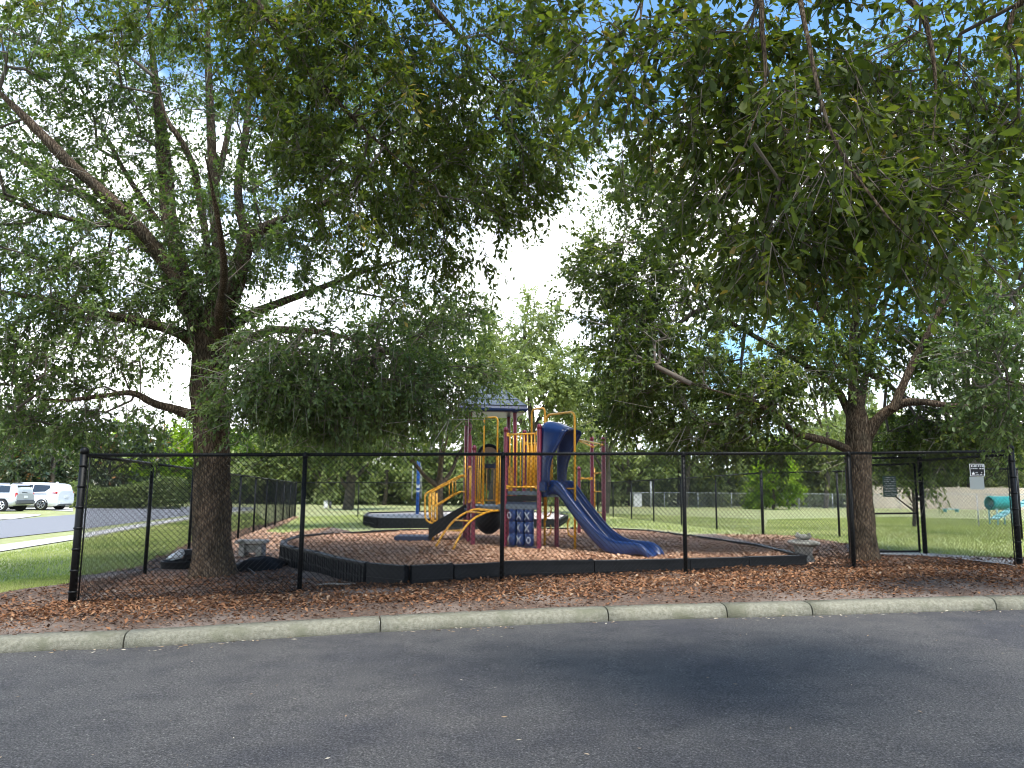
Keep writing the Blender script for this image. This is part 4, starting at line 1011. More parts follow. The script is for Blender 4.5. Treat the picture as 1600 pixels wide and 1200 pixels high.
# slide hood: a moulded shell, open towards the slide
hb = Bp + a_ * .03; hw = .62; hz0 = PD(850, 760, 14.4)[2]; hz1 = PD(860, 657, 14.4)[2]; H_ = hz1 - hz0
path = []
for k in range(9): path.append((0.0 + .015 * (k / 8), k / 8 * .80))
for k in range(1, 10): t = pi * k / 10; path.append((hw / 2 - (hw / 2) * math.cos(t), .80 + .20 * math.sin(t)))
for k in range(9): path.append((hw - .015 * (1 - k / 8), (1 - k / 8) * .80))
def ext(f):
    xs = [0, .15, .35, .5, .65, .8, .92, 1.0]; ys = [.17, .16, .19, .27, .39, .50, .53, .47]; return float(np.interp(f, xs, ys))
outer = []; inner = []
for bb, f in path:
    e_ = ext(f); rowo = []; rowi = []
    cb = hw / 2; ib = cb + (bb - cb) * .88; iff = f if f < .8 else .8 + (f - .8) * .78
    for k in range(7):
        t = k / 6; dip = .26 * (t ** 2) * (1 if f > .8 else 0) ; bul = 1 + .10 * math.sin(pi * min(1, f)) * math.sin(pi * t * .7)
        rowo.append(hb + b_ * (cb + (bb - cb) * bul) + a_ * (e_ * t) + Zv * (hz0 + (f) * H_ - dip * (f - .8) * 3))
        rowi.append(hb + b_ * (cb + (ib - cb) * bul) + a_ * (e_ * t) + Zv * (hz0 + (iff) * H_ - dip * (f - .8) * 3))
    outer.append(rowo + rowi[::-1])
put('slide_hood', MB().loft(outer), M['blue'], ps)
rim_pts = [r_[6] * .5 + r_[7] * .5 + a_ * .005 for r_ in outer]
put('hood_rim', MB().tube(rim_pts, .030, 8), M['blue'], ps)
put('hood_flange', MB().box(hb + b_ * .0 + a_ * .06 + Zv * (hz0 + .0), (.16, .07, .18), ang), M['blue'], ps, bevel=.015)
put('slide_mouth', MB().box(hb + b_ * (hw / 2) + a_ * .04 + Zv * (HD - .05), (.16, .52, .10), ang), M['blue'], ps, bevel=.02)
# loop climber on the far right side
U1a = PD(831, 640, 15.55); U1b = PD(851.5, 640, 15.15)
f1 = arch(np.array([U1a[0], U1a[1], 0]), np.array([U1b[0], U1b[1], 0]), 0, U1a[2] - 0, .09, .021).v
def arch3(p0, p1, z0, z1, ztop_, rc, r):
    d = (p1 - p0); L = np.linalg.norm(d); d = d / L; pts = [p0 + Zv * z0]
    for k in range(7): t = pi / 2 * k / 6; pts.append(p0 + d * (rc - rc * math.cos(t)) + Zv * (ztop_ - rc + rc * math.sin(t)))
    for k in range(7): t = pi / 2 * k / 6; pts.append(p1 - d * (rc - rc * math.sin(t)) + Zv * (ztop_ - rc + rc * math.cos(t)))
    pts.append(p1 + Zv * z1); return MB().tube(pts, r, 9)
flat = lambda p: np.array([p[0], p[1], 0])
put('climber_arch', arch3(flat(U1a), flat(U1b), HD + .0, PITZ - .05, U1a[2], .10, .021), M['gold'], ps)
U2a = PD(851, 643, 15.3); U2b = PD(898, 643, 14.35)
put('climber_arch', arch3(flat(PD(851, 643, 15.12)) + [.03, 0, 0], flat(U2b), PITZ + .5, PITZ - .05, U2b[2], .13, .023), M['gold'], ps)
qa = flat(PD(851, 800, 15.12)); qb = flat(U2b); dd = (qb - qa) / np.linalg.norm(qb - qa)
for z_ in (PITZ + .22, PITZ + .58):
    put('foot_loop', MB().tube([qa + Zv * z_, qa + dd * .12 + Zv * (z_ + .0), qa + dd * .19 + Zv * (z_ + .05), qa + dd * .21 + Zv * (z_ + .13), qa + dd * .19 + Zv * (z_ + .2)], .013, 7), M['gold'], ps)
put('foot_loop', MB().tube([qb + Zv * (PITZ + .24)] + [qb - dd * (.12 + .10 * math.sin(t)) + Zv * (PITZ + .41 - .17 * math.cos(t)) for t in np.linspace(0, pi * .9, 9)], .014, 7), M['gold'], ps)
for z_ in (HD + .06, HD + .72): put('rung', MB().tube([qa + dd * .55 + Zv * z_, qb + Zv * z_], .014, 7), M['gold'], ps)
# overhead ring beam to the far posts
Q1 = PZ(905, 833, PITZ); Q3 = np.array([PD(943.5, 800, 18.2)[0], 18.2, 0]); Q2 = np.array([PD(925, 760, 19.3)[0], 19.3, 0])
pole(Q1[0], Q1[1], PD(905, 730, Q1[1])[2]); pole(Q3[0], Q3[1], PD(943.5, 683.5, 18.2)[2], .052); pole(Q2[0], Q2[1], PD(925, 683, 19.3)[2], .05)
zb = PD(943, 695, 18.2)[2]
put('ring_beam', MB().tube([Ep + Zv * (zb - .0), flat(Q3) + Zv * zb], .022, 8), M['gold'], ps)
put('ring_beam', MB().tube([Ep + b_ * .5 + Zv * zb, flat(Q2) + Zv * (zb + .02)], .022, 8), M['gold'], ps)
put('cross_bar', MB().tube([flat(Q2) + Zv * zb, flat(Q3) + Zv * zb], .02, 8), M['gold'], ps)
for z_ in (.55, 1.05, 1.5): put('rung', MB().tube([flat(Q2) + [.05, 0, PITZ + z_], flat(Q3) + Zv * (PITZ + z_)], .014, 7), M['gold'], ps)
put('grab_bar', MB().tube([flat(Q2) + [.06, -.05, PITZ + .3], flat(Q2) + [.06, -.05, PITZ + 1.65]], .016, 7), M['gold'], ps)
zc = PD(912, 747, 18.6)[2]
put('trapeze_bar', MB().tube([flat(Q1) + Zv * zc, flat(Q2) + Zv * zc], .022, 8).box(flat(Q1) + [.03, .02, zc], (.12, .08, .07)).box(flat(Q2) + [-.04, -.02, zc], (.10, .08, .07)), M['gold'], ps)
for t in (.30, .72):
    q = flat(Q1) + (flat(Q2) - flat(Q1)) * t + Zv * zc
    rg = put('hanging_ring', MB().tube([q - Zv * .30 + np.array([.095 * math.cos(s_), .02 * math.sin(s_), .115 * math.sin(s_) - .08]) for s_ in np.linspace(0, 2 * pi, 22)], .010, 6, caps=False), M['black'], ps)
    put('chain', MB().tube([q, q - Zv * .27], .009, 5), M['black'], rg)
# roof: pyramid of moulded shingles
rc_ = (P1 + P4) / 2; hx = .72; ze = RZ; zr_ = ze + .70; rot = math.atan2(.14, 1.0) * 1.0
X = np.array([math.cos(rot), math.sin(rot), 0]) if False else np.array([.99, .14, 0]) / np.linalg.norm([.99, .14]); Y = np.array([-X[1], X[0], 0])
def ringr(h, z, rc=.0): return [rc_ + X * (h * i) + Y * (h * j) + Zv * z for i, j in ((-1, -1), (1, -1), (1, 1), (-1, 1))]
roof = put('roof', MB().loft([ringr(hx * .90, ze - .03), ringr(hx * 1.0, ze - .01), ringr(hx * 1.015, ze + .05), ringr(hx * .985, ze + .105), ringr(.10, zr_ - .04), ringr(.07, zr_)], smooth=False), M['blue'], ps, bevel=.02)
ks = 4
for sidei, (nx, tx) in enumerate(((-Y, X), (X, Y), (Y, -X), (-X, -Y))):
    for r_ in range(ks):
        f0 = r_ / ks; f1 = (r_ + .97) / ks; h0 = hx * .985 * (1 - f0) + .10 * f0; h1 = hx * .985 * (1 - f1) + .10 * f1; z0 = (ze + .105) * (1 - f0) + (zr_ - .04) * f0; z1 = (ze + .105) * (1 - f1) + (zr_ - .04) * f1
        nt_ = max(1, 5 - r_ + (r_ % 2)); off = 0 if r_ % 2 == 0 else .5
        cuts = [-1] + [(-1 + 2 * (j + off) / nt_) for j in range(nt_ + 1) if -0.98 < (-1 + 2 * (j + off) / nt_) < .98] + [1]
        for c0_, c1_ in zip(cuts[:-1], cuts[1:]):
            g = .008; lo_, hi_ = c0_, c1_
            pa = [rc_ + nx * h0 + tx * (h0 * lo_ + g) + Zv * z0, rc_ + nx * h0 + tx * (h0 * hi_ - g) + Zv * z0, rc_ + nx * h1 + tx * (h1 * hi_ - g) + Zv * z1, rc_ + nx * h1 + tx * (h1 * lo_ + g) + Zv * z1]
            nn = nx * .6 + Zv * .8
            lift = [.022, .022, .008, .008]; top = [p + nn * l_ for p, l_ in zip(pa, lift)]; bot = [p - nn * .004 for p in pa]
            put('shingle', MB().add(bot + top, [(4, 5, 6, 7), (0, 1, 5, 4), (1, 2, 6, 5), (2, 3, 7, 6), (3, 0, 4, 7)]), M['roofb'], roof)

# ---- swing set in the sandy pit
b0 = PZ(652, 803, .28)
sw = T('swing_set', 'blue steel swing post standing in the pale sandy pit', 'swing set', b0)
o = put('post', MB().tube([b0 - [0, 0, .2], b0 + [0, 0, 2.55]], .075, 14), M['bluep'], sw)
put('post_sticker', MB().lathe(b0 + [0, 0, 1.22], [(.077, -.07), (.079, -.06), (.079, .06), (.077, .07)], 14), M['white'], o)
put('post_sticker', MB().lathe(b0 + [0, 0, 1.0], [(.077, -.04), (.079, -.03), (.079, .03), (.077, .04)], 14), M['white'], o)
ar = put('cross_arm', MB().tube(spline([b0 + [0, 0, 2.5], b0 + [-.05, .3, 2.62], b0 + [-.2, 1.4, 2.66], b0 + [-.42, 2.6, 2.62]], 5), .045, 10), M['bluep'], sw)
e1_ = b0 + [-.42, 2.6, 0]
for t in (.35, .72):
    q = b0 + (e1_ - b0) * t
    st = put('swing_seat', MB().loft([[q + np.array([(i - 3) * .075, w, .55 + abs(i - 3) ** 2 * .010 + h_]) for w, h_ in ((-.07, 0), (.07, 0), (.07, .02), (-.07, .02))] for i in range(7)]), M['blackp'], sw)
    for w in (-.22, .22): put('chain', MB().tube([q + [w, 0, .64], q + [w * .8, 0, 2.6]], .012, 5), M['galv'], st)

# ------------------------------------------------------------------ cars
def car(name, label, P0, yaw, paint, secs, belt, win, rear_win, wheels, lights, W, arch_m='blackp', extra=None, wr=.34, group=None):
    """local x: nose positive; secs rows (x, halfw, zbot, zbelt, zroof, halfroof)"""
    t = T(name, label, 'car', P0, group)
    ca, sa = math.cos(yaw), math.sin(yaw)
    def L(x, y, z): return np.array([P0[0] + x * ca - y * sa, P0[1] + x * sa + y * ca, P0[2] + z])
    rings = []
    S_ = spline(secs, 4)
    for x, hw_, zb_, zl, zr2, hr_ in S_:
        half = [(hw_ * .88, zb_), (hw_ * .97, zb_ + .06), (hw_, zb_ + .28), (hw_ * .995, (zb_ + zl) / 2 + .12), (hw_ * .96, zl), (hr_ + (hw_ * .96 - hr_) * .12, zl + (zr2 - zl) * .86), (hr_ * .92, zl + (zr2 - zl) * .985), (hr_ * .5, zr2 + .012)]
        rings.append([L(x, y, z) for y, z in half] + [L(x, -y, z) for y, z in reversed(half)])
    body = put('body', MB().loft(rings), M[paint], t)
    def sidept(x, f, s):   # f from belt (0) to roof (1)
        r_ = [np.interp(-x, -S_[:, 0] if S_[0, 0] > S_[-1, 0] else S_[:, 0], S_[:, i]) if S_[0, 0] > S_[-1, 0] else np.interp(x, S_[:, 0], S_[:, i]) for i in range(6)]
        hw_, zl, zr2, hr_ = r_[1], r_[3], r_[4], r_[5]; y0 = hw_ * .96; y1 = hr_ + (hw_ * .96 - hr_) * .12
        return L(x, s * (y0 + (y1 - y0) * f / .86 + .008), zl + (zr2 - zl) * f)
    for s in (1, -1):
        for w in win:
            vs = [sidept(x, f, s) for x, f in w]; nn = np.array([-sa, ca, 0]) * s * .01
            mb = MB(); k = len(vs); mb.add([v + nn for v in vs] + [v - nn for v in vs], [tuple(range(k))] + [(i, k + i, k + (i + 1) % k, (i + 1) % k) for i in range(k)]); put('side_window', mb, M['glass'], t)
    mb = MB(); k = len(rear_win); vs = [L(*p) for p in rear_win]; nn = L(-.015, 0, .004) - L(0, 0, 0); mb.add([v + nn for v in vs] + [v - nn for v in vs], [tuple(range(k))] + [(i, k + i, k + (i + 1) % k, (i + 1) % k) for i in range(k)]); put('rear_window', mb, M['glass'], t)
    ay = np.array([-sa, ca, 0])
    for x in wheels:
        for s in (1, -1):
            c = L(x, s * (W - .10), wr)
            put('wheel_arch', MB().lathe(L(x, s * (W - .04), wr + .03), [(wr * 1.18, -.05), (wr * 1.20, .044)], 26, axis=ay * s), M[arch_m], t)
            ty = put('tyre', MB().lathe(c, [(wr * .6, -.10), (wr * .94, -.105), (wr, -.07), (wr, .08), (wr * .94, .125), (wr * .68, .128)], 28, axis=ay * s), M['tyre'], t)
            rm = MB(); rm.lathe(c + ay * s * .10, [(wr * .68, -.0), (wr * .70, .034), (wr * .62, .036), (wr * .58, .01), (.01, .008)], 28, axis=ay * s)
            for k in range(5):
                a0 = 2 * pi * k / 5 + .3; dr = (L(math.cos(a0), 0, math.sin(a0)) - L(0, 0, 0)); tg = (L(-math.sin(a0), 0, math.cos(a0)) - L(0, 0, 0)); cc = c + ay * s * .132
                rm.add([cc + dr * .03 - tg * .03, cc + dr * .03 + tg * .03, cc + dr * wr * .64 + tg * .045, cc + dr * wr * .64 - tg * .045, cc - ay * s * .02 + dr * .03 - tg * .04, cc - ay * s * .02 + dr * .03 + tg * .04, cc - ay * s * .02 + dr * wr * .64 + tg * .05, cc - ay * s * .02 + dr * wr * .64 - tg * .05], [(0, 1, 2, 3), (0, 4, 5, 1), (1, 5, 6, 2), (2, 6, 7, 3), (3, 7, 4, 0)])
            put('rim', rm, M['rim'], ty)
            dk = MB(); dk.lathe(c + ay * s * .10, [(wr * .60, .0), (wr * .60, .014)], 20, axis=ay * s); put('hub_well', dk, M['blackp'], ty)
    for nm, m_, c, sz in lights: put(nm, MB().box(L(*c), sz, yaw), M[m_], t, bevel=min(sz) * .3)
    return L, t
vp = GP(66, 797.3); 
# local origin at the middle of the van; rear axle 1.55 behind it, nose pointing left
yaw = R(180 - 1); ca, sa = math.cos(yaw), math.sin(yaw)
vo = np.array([vp[0] + 1.58 * ca - .1, vp[1] + 1.58 * sa + 1.0, 0]); vo[2] = G(vo[0], vo[1]) - .0
secs = [(2.60, .62, .42, .62, .66, .5), (2.45, .85, .26, .82, .86, .7), (1.9, .98, .22, 1.0, 1.05, .78), (1.35, 1.0, .22, 1.08, 1.22, .74), (.6, 1.01, .22, 1.10, 1.66, .70), (0, 1.01, .22, 1.11, 1.76, .74), (-.9, 1.01, .22, 1.13, 1.77, .74), (-1.7, 1.01, .22, 1.16, 1.75, .73), (-2.2, .99, .26, 1.18, 1.70, .70), (-2.45, .95, .32, 1.17, 1.60, .66), (-2.58, .88, .42, 1.05, 1.22, .60)]
car('parked_car', 'white minivan parked in the driveway across the street', vo, yaw, 'carw', secs, 1.1,
    [[(1.0, .05), (.15, .05), (.15, .80), (.42, .78)], [(.08, .05), (-.85, .05), (-.85, .80), (.08, .80)], [(-.92, .05), (-1.75, .07), (-2.0, .45), (-1.95, .76), (-.92, .80)]],
    [(-2.51, .62, 1.24), (-2.51, -.62, 1.24), (-2.37, -.58, 1.66), (-2.37, .58, 1.66)], (1.5, -1.58), 
    [('tail_light', 'red', (-2.36, .84, 1.12), (.36, .26, .15)), ('tail_light', 'red', (-2.36, -.84, 1.12), (.36, .26, .15)), ('rear_bumper', 'carw', (-2.52, 0, .5), (.16, 1.5, .24)), ('bumper_lip', 'bumper', (-2.5, 0, .34), (.2, 1.4, .1)), ('rear_wiper', 'blackp', (-2.535, .1, 1.27), (.03, .5, .03)), ('roof_fin', 'carw', (-1.9, 0, 1.79), (.16, .03, .06)), ('number_plate', 'white', (-2.60, 0, .86), (.03, .4, .13)), ('door_handle', 'bumper', (.3, .99, .98), (.18, .04, .03)), ('door_track', 'bumper', (-1.3, 1.0, 1.06), (1.2, .02, .03)), ('sill_trim', 'bumper', (0, .96, .27), (2.4, .1, .06))], 1.0, wr=.36, group='cars parked across the street')
sp0 = PD(2, 795.6, vp[1] - 3.1); yaw2 = R(180 - 1); ca, sa = math.cos(yaw2), math.sin(yaw2)
so = np.array([sp0[0] + 1.33 * ca, sp0[1] + 1.33 * sa + .85, 0]); so[2] = G(so[0], so[1])
secs = [(2.2, .78, .45, .85, .88, .6), (2.05, .86, .32, .98, 1.02, .7), (1.2, .9, .30, 1.05, 1.10, .74), (.75, .91, .30, 1.08, 1.45, .70), (.4, .91, .30, 1.08, 1.64, .72), (-.6, .91, .30, 1.09, 1.68, .74), (-1.5, .91, .30, 1.10, 1.67, .74), (-1.95, .90, .34, 1.10, 1.60, .72), (-2.12, .87, .42, 1.08, 1.40, .70), (-2.2, .84, .46, .95, 1.06, .66)]
car('parked_car', 'silver boxy off-road car parked at the left edge in front of the white minivan', so, yaw2, 'cars', secs, 1.1,
    [[(.55, .06), (-.2, .06), (-.2, .80), (.35, .80)], [(-.28, .06), (-1.0, .06), (-1.0, .80), (-.28, .80)], [(-1.1, .08), (-1.75, .08), (-1.72, .76), (-1.1, .80)]],
    [(-2.155, .64, 1.12), (-2.155, -.64, 1.12), (-2.06, -.62, 1.56), (-2.06, .62, 1.56)], (1.35, -1.33),
    [('tail_light', 'red', (-2.13, .78, .98), (.12, .16, .32)), ('tail_light', 'red', (-2.13, -.78, .98), (.12, .16, .32)), ('rear_bumper', 'bumper', (-2.2, 0, .55), (.22, 1.7, .26)), ('number_plate', 'white', (-2.23, 0, .86), (.02, .36, .15)), ('rear_wiper', 'blackp', (-2.19, .1, 1.15), (.03, .5, .03)), ('roof_rail', 'bumper', (-.6, .62, 1.70), (1.9, .05, .05)), ('roof_rail', 'bumper', (-.6, -.62, 1.70), (1.9, .05, .05)), ('fender_flare', 'cars', (-1.33, .90, .80), (.95, .07, .07)), ('sill_trim', 'bumper', (0, .9, .38), (1.7, .1, .1))], .92, arch_m='blackp', wr=.36, group='cars parked across the street')
# ---- corner of a house at the far left edge
hp = Z3(-50.5, 62); hs = T('house', 'pale house with grey shingle roof just showing at the far left edge behind the cars', 'house', hp)
put('wall', MB().box((hp[0] - 2.5, hp[1] + 4, hp[2] + 1.4), (9.5, 8, 2.9)), M['shell'], hs)
mb = MB(); x0, x1, y0, y1 = hp[0] - 7.8, hp[0] + 2.8, hp[1] - .5, hp[1] + 8.5; z0 = hp[2] + 2.85; z1 = z0 + 1.9
mb.add([(x0, y0, z0), (x1, y0, z0), (x1, y1, z0), (x0, y1, z0), (x0 + 3.5, (y0 + y1) / 2, z1), (x1 - 3.5, (y0 + y1) / 2, z1), (x0, y0, z0 - .15), (x1, y0, z0 - .15), (x1, y1, z0 - .15), (x0, y1, z0 - .15)], [(0, 1, 5, 4), (1, 2, 5), (2, 3, 4, 5), (3, 0, 4), (6, 7, 1, 0), (7, 8, 2, 1), (8, 9, 3, 2), (9, 6, 0, 3), (9, 8, 7, 6)])
put('roof', mb, M['shing'], hs)
w = put('window', MB().box((hp[0] + 1.0, hp[1] - .02, hp[2] + 1.5), (1.2, .08, 1.2)), M['white'], hs)
put('pane', MB().box((hp[0] + 1.0, hp[1] - .07, hp[2] + 1.5), (1.05, .02, 1.05)), M['glass'], w)
# ------------------------------------------------------------------ trees
def unit(v): return v / np.maximum(1e-9, np.linalg.norm(v, axis=-1, keepdims=True))
def ell(u, v, D, ru, rv, rd, n):
    """n random points in an ellipsoid whose centre and radii were read off the photograph"""
    p = unit(RNG.normal(size=(n, 3))) * (RNG.uniform(0, 1, (n, 1)) ** (1 / 2.4)); c = PD(u, v, D)
    return c + p * np.array([ru * D / F, rd, rv * D / F])
def limb_mesh(path, n=14, rough=.0, flare=0, seed=0):
    """path rows (x,y,z,r)"""
    P = np.array(path); m_ = len(P); V = []; fr = None
    for i in range(m_):
        a = P[max(0, i - 1), :3]; b = P[min(m_ - 1, i + 1), :3]; d = unit(b - a)
        if fr is None: fr = np.cross(d, [0.3, 1.0, 0]) 
        fr = unit(fr - d * np.dot(fr, d)); g = np.cross(d, fr)
        for k in range(n):
            t = 2 * pi * k / n; r = P[i, 3]; q = P[i, :3]
            if rough:
                w = q + (fr * math.cos(t) + g * math.sin(t)) * r
                r = r * (1 + rough * (noise.noise((w[0] * 16 + seed, w[1] * 16, w[2] * 2.2)) + .6 * noise.noise((w[0] * 34, w[1] * 34, w[2] * 6)) + .8 * noise.noise((w[0] * 3.2, w[1] * 3.2, w[2] * 1.0))))
            if flare:
                h = P[i, 2] - P[0, 2]
                if h < flare: r = r * (1 + .38 * (1 - h / flare) ** 2.2 * (1 + .75 * math.sin(t * 5 + seed) + .4 * math.sin(t * 9 + 1)))
            V.append(q + (fr * math.cos(t) + g * math.sin(t)) * r)
    V = np.array(V); i, k = np.meshgrid(np.arange(m_ - 1), np.arange(n), indexing='ij'); i = i.ravel(); k = k.ravel()
    Fc = np.stack([i * n + k, i * n + (k + 1) % n, (i + 1) * n + (k + 1) % n, (i + 1) * n + k], 1)
    return V, Fc
def tubes_np(list_of_paths, n=5):
    Vs = []; Fs = []; b = 0
    for p in list_of_paths:
        V, Fc = limb_mesh(p, n); Vs.append(V); Fs.append(Fc + b); b += len(V)
    return np.concatenate(Vs), np.concatenate(Fs)
def grow(limbs, terms, taper=.0055, seg=.35, sag=.0, wander=.12, up=.0):
    """connect every terminal to the nearest wood already there"""
    nodes = []; par = []; lim = []; dirs = []
    for L in limbs:
        for i, p in enumerate(L):
            nodes.append(p[:3]); par.append(-1); lim.append(p[3]); dirs.append(unit(L[min(i + 1, len(L) - 1)][:3] - L[max(0, i - 1)][:3]))
    cap = len(nodes) + len(terms) * 14 + 10
    NP = np.zeros((cap, 3)); NP[:len(nodes)] = nodes; cnt = len(nodes)
    d0 = np.array([np.min(np.sum((NP[:cnt] - t) ** 2, 1)) for t in terms]); order = np.argsort(d0)
    chains = []; weight = np.zeros(cap); ends = []; parent = -np.ones(cap, int); dd = np.zeros((cap, 3)); dd[:cnt] = dirs
    rad = np.zeros(cap); rad[:cnt] = lim; depth = np.zeros(cap)
    for ti in order:
        t = terms[ti]; v = t - NP[:cnt]; ds = np.linalg.norm(v, axis=1)
        al = np.sum(v * dd[:cnt], 1) / np.maximum(ds, 1e-6)
        cost = ds * (1.25 - .35 * al) + .04 * depth[:cnt]
        j = int(np.argmin(cost)); L = ds[j]
        if L < .08: ends.append(j); continue
        k = min(12, max(1, int(L / seg))); p0 = NP[j]; h = p0 + dd[j] * L * .35 + np.array([0, 0, up * L]); prev = j; ch = [j]
        for q in range(1, k + 1):
            s = q / k; p = (1 - s) ** 2 * p0 + 2 * s * (1 - s) * (h * .6 + (p0 + t) / 2 * .4) + s * s * t
            p = p + RNG.normal(0, wander * L / k * (0 if q == k else 1), 3) - np.array([0, 0, sag * math.sin(pi * s)])
            NP[cnt] = p; parent[cnt] = prev; dd[cnt] = unit(p - NP[prev]); depth[cnt] = depth[prev] + 1; prev = cnt; ch.append(cnt); cnt += 1
        chains.append(ch); ends.append(prev)
    for e_ in ends:
        k = e_
        while k >= 0 and parent[k] >= 0: weight[k] += 1; k = parent[k]
    paths = []
    for ch in chains:
        rr = [taper * max(1, weight[i]) ** .5 for i in ch]; rr[0] = rr[1] * 1.05 if len(rr) > 1 else rr[0]
        rr[-1] = taper * .8 if weight[ch[-1]] <= 1 else rr[-1]
        paths.append(np.array([[*NP[i], r] for i, r in zip(ch, rr)]))
    return paths, NP[ends], dd[ends], NP[:cnt]
def sprays(P, Dr, ntw, L0, L1, nleaf, ll, lw, spread=.9, droop=.25, outward=None, tpl=LEAF4, leafspread=.6, twr=.0035, bare=0.0, flat=.4):
    n = len(P) * ntw; p = np.repeat(P, ntw, 0) + RNG.normal(0, .06, (n, 3)); d = np.repeat(Dr, ntw, 0)
    if outward is not None: d = d + unit(p - outward) * .5
    d = unit(unit(d) + RNG.normal(0, spread, (n, 3)) * np.array([1, 1, .8])); L = RNG.uniform(L0, L1, n); dr = RNG.uniform(.3, 1.3, n) * droop
    def pos(t, i): return p[i] + d[i] * (L[i] * t)[:, None] - np.array([0, 0, 1.0]) * (dr[i] * L[i] * t ** 2)[:, None]
    # twig wood: three rings of three
    V = []; base = unit(np.cross(d, RNG.normal(size=(n, 3)))); b2 = np.cross(d, base); ii = np.arange(n)
    for t, r in ((0, 1.2), (.9, .4)):
        q = pos(np.full(n, t), ii)
        for k in range(3): V.append(q + (base * math.cos(2 * pi * k / 3) + b2 * math.sin(2 * pi * k / 3)) * (twr * r))
    V = np.stack(V, 1).reshape(-1, 3); q = [[a * 3 + k, a * 3 + (k + 1) % 3, (a + 1) * 3 + (k + 1) % 3, (a + 1) * 3 + k] for a in range(1) for k in range(3)]
    Fc = (np.array(q)[None] + (ii * 6)[:, None, None]).reshape(-1, 4)
    # leaves
    leafy = ii[RNG.uniform(0, 1, n) >= bare]; idx = np.repeat(leafy, nleaf); m_ = len(idx); t = RNG.uniform(.12, 1.03, m_); lp = pos(t, idx)
    td = unit(d[idx] - np.array([0, 0, 2.0]) * (dr[idx] * t)[:, None])
    ld = unit(td * .75 + unit(RNG.normal(size=(m_, 3))) * leafspread * 1.5 - np.array([0, 0, .25 + droop * .3]))
    nr = unit(RNG.normal(size=(m_, 3)) * flat + np.array([0, 0, 1.0])); ln = ll * RNG.uniform(.6, 1.2, m_); 
    tone = np.repeat(RNG.normal(0, .13, len(P)), ntw)[idx]; att = np.clip(RNG.beta(2.2, 2.4, m_) + tone, 0, 1)
    return (V, Fc), (lp + ld * .004, ld, nr, ln, ln * lw * RNG.uniform(.8, 1.2, m_), att)
def moss_mesh(P, n, l0, l1):
    i = RNG.integers(0, len(P), n); p = P[i] + RNG.normal(0, .12, (n, 3)); d = np.tile([0, 0, -1.0], (n, 1)) + RNG.normal(0, .13, (n, 3))
    return scatter_mesh(LEAF4, p, d, RNG.normal(size=(n, 3)), RNG.uniform(l0, l1, n), RNG.uniform(.008, .02, n), RNG.uniform(0, 1, n), np.full(n, .05))
